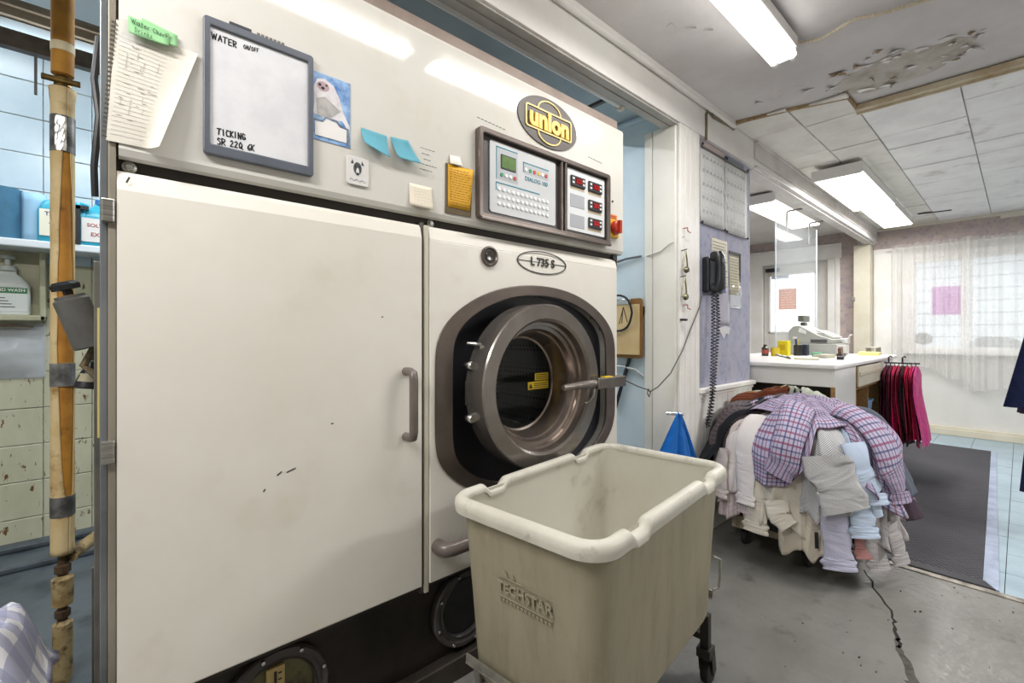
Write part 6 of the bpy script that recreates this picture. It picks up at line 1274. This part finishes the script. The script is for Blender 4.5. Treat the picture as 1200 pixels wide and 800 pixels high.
# ================================================================== GARMENTS ON RAILS
MAG = [('deep maroon', '#7A1238'), ('dark plum red', '#4A1028'), ('magenta', '#C4105A'), ('crimson', '#AE1040'), ('black', '#1C1418'), ('bright rose', '#D61C5A'), ('raspberry', '#CC1454'), ('fuchsia in clear film', '#CC2C80')]
rl = thing('counter_rail', 'short black hook rail carrying magenta garments at the counter front', 'rail', (5.0, .66, .96))
MB().tube([(4.98, .78, .955), (4.98, .55, .955)], .007, 8).build('bar', BLACK, rl, smooth=True)
for y in (.75, .66): MB().tube([(4.98, y, .955), (4.98, y, 1.0), (4.985, y-.012, 1.012), (4.99, y-.02, 1.0)], .006, 8).build('hook', BLACK, rl, smooth=True)
for k, (cn, c) in enumerate(MAG):
    y = .765-.027*k; m = cloth('gown_'+cn, c, rough=.45 if k > 4 else .7, bump=.5); r = random.Random(k); ph = r.uniform(0, 6)
    t = thing('hanging_gown', cn+' garment hanging edge-on at the counter, '+('first', 'second', 'third', 'fourth', 'fifth', 'sixth', 'seventh', 'last')[k]+' from the counter', 'garment', (4.98, y, .3), 'magenta garments on the counter rail')
    g = MB()
    def side(a, b, sg, y=y, ph=ph):
        z = .93-(.60+.03*math.sin(ph))*a; hw = .05+.17*sm(a, 0, .10)+.03*a; th = .010+.012*sm(a, 0, .12)+.006*math.sin(a*6+ph)
        return (4.99+(2*b-1)*hw, y-.02*a+sg*th*math.cos((b-.5)*PI*.96)**.5+.009*math.sin(b*13+ph+a*3)*sm(a, .05, .5)-.03*sm(a, .3, 1)*(k/7), z)
    for sg in (-1, 1): g.grid(16, 22, lambda a, b, sg=sg: side(a, b, sg), lambda a, b: (a*.6, b*.4))
    g.build('body', m, t, smooth=True, angle=180); MB().tube([(4.98, y, .955), (4.98, y, .925)], .003, 6).build('hanger_hook', BLACK, t)
NAVY = cloth('navy_wool', '#161D3E', bump=.3); PUR = cloth('purple_lining', '#4A3658', rough=.5); BR3 = cloth('brown_wool', '#6E5D4C')
rk = thing('garment_rail', 'chrome garment rail along the right edge carrying a navy coat', 'rail', (3.95, -.22, 0))
MB().cyl((3.3, -.22, 1.62), (4.6, -.22, 1.62), .014, n=12).build('bar', CHROME, rk, smooth=True)
for x in (3.32, 4.58): MB().cyl((x, -.22, .02), (x, -.22, 1.62), .013, n=12).box(x-.02, x+.02, -.47, .0-.03, 0, .03).build('stand', CHROME, rk, smooth=True, angle=40)
def coat(x, y, zt, zb, h0, h1, m, label, th=.035):
    t = thing('coat', label, 'coat', (x, y, zb), 'coats on the right-hand rail')
    g = MB()
    def f(a, b, sg):
        z = zt-(zt-zb)*a - .05*abs(2*b-1)*(1-a)*sm(a, 0, .1); hw = (.05+(h0-.05)*sm(a, 0, .12)) + (h1-h0)*a; w_ = 2*b-1
        return (x+sg*(th*(.5+.5*a))*math.cos(w_*PI*.48)**.6+.014*math.sin(w_*9+a*2+x*7)*a, y+w_*hw, z)
    for sg in (-1, 1): g.grid(22, 28, lambda a, b, sg=sg: f(a, b, sg), lambda a, b: (a*.7, b*.5))
    g.build('body', m, t, smooth=True, angle=180); MB().tube([(x, y, zt-.01), (x, y, 1.60), (x+.012, y, 1.625), (x, y, 1.64)], .003, 6).build('hanger_hook', CHROME, t); return t
coat(3.70, -.22, 1.55, .80, .145, .285, NAVY, 'navy wool coat, first on the rail at the right edge')
coat(3.82, -.22, 1.53, .76, .135, .235, PUR, 'purple garment with sheen behind the navy coat at the right edge')
coat(3.94, -.22, 1.53, .74, .135, .225, BR3, 'brown wool garment, third on the rail at the right edge')
coat(4.07, -.22, 1.55, .26, .13, .225, cloth('navy_trousers_cloth', '#252C4C'), 'long navy garment reaching lowest on the rail at the right edge')
# ================================================================== GINGHAM SHIRT AT THE LOWER LEFT
bk = thing('laundry_basket', 'low white laundry basket under the gingham shirt at the lower left', 'basket', (-.42, 1.46, 0))
MB().loft([[Vector((-.43+a*s, 1.46+b*s, z)) for a, b in rrect(-.24, .24, -.19, .19, .05, 5)] for s, z in ((.82, .0), (1, .38), (1.05, .385), (1.05, .37), (.97, .37), (.8, .02))]).build('tub', pm('basket_white', '#CFCFCB', rough=.5), bk, smooth=True, angle=40)
GG = cloth('lilac_gingham', '#F2F1F6', 'check', '#A3A6C4', '#A3A6C4', f=17, wd=.5)
t = thing('shirt', 'white and lilac gingham shirt heaped in the lower left corner', 'shirt', (-.4, 1.45, .4))
def gg(a, b):
    x = -.72+.60*a; y = 1.66-.42*b; h = .56*math.exp(-((x+.40)/.30)**2*1.1)*math.exp(-((y-1.47)/.26)**2*.7)
    return Vector((x+.03+.03*noise.noise(Vector((a*4, b*4, 1))), y, .43+h*.34+.045*noise.noise(Vector((a*5, b*5, 4)))+.02*noise.noise(Vector((a*11, b*11, 7)))-.10*sm(a, .86, 1)))
MB().grid(50, 40, gg, lambda a, b: (a*.66, b*.48)).build('body', GG, t, smooth=True, angle=180, solid=.003)
def gs(a, b):
    return Vector((-.31+.19*a+.02*math.sin(b*5), 1.30+.13*b-.03*a, .50-.12*a*a+.025*math.sin(b*7+a*4)-.02*b))
MB().grid(24, 20, gs, lambda a, b: (a*.3, b*.2)).build('sleeve', GG, t, smooth=True, angle=180, solid=.003)
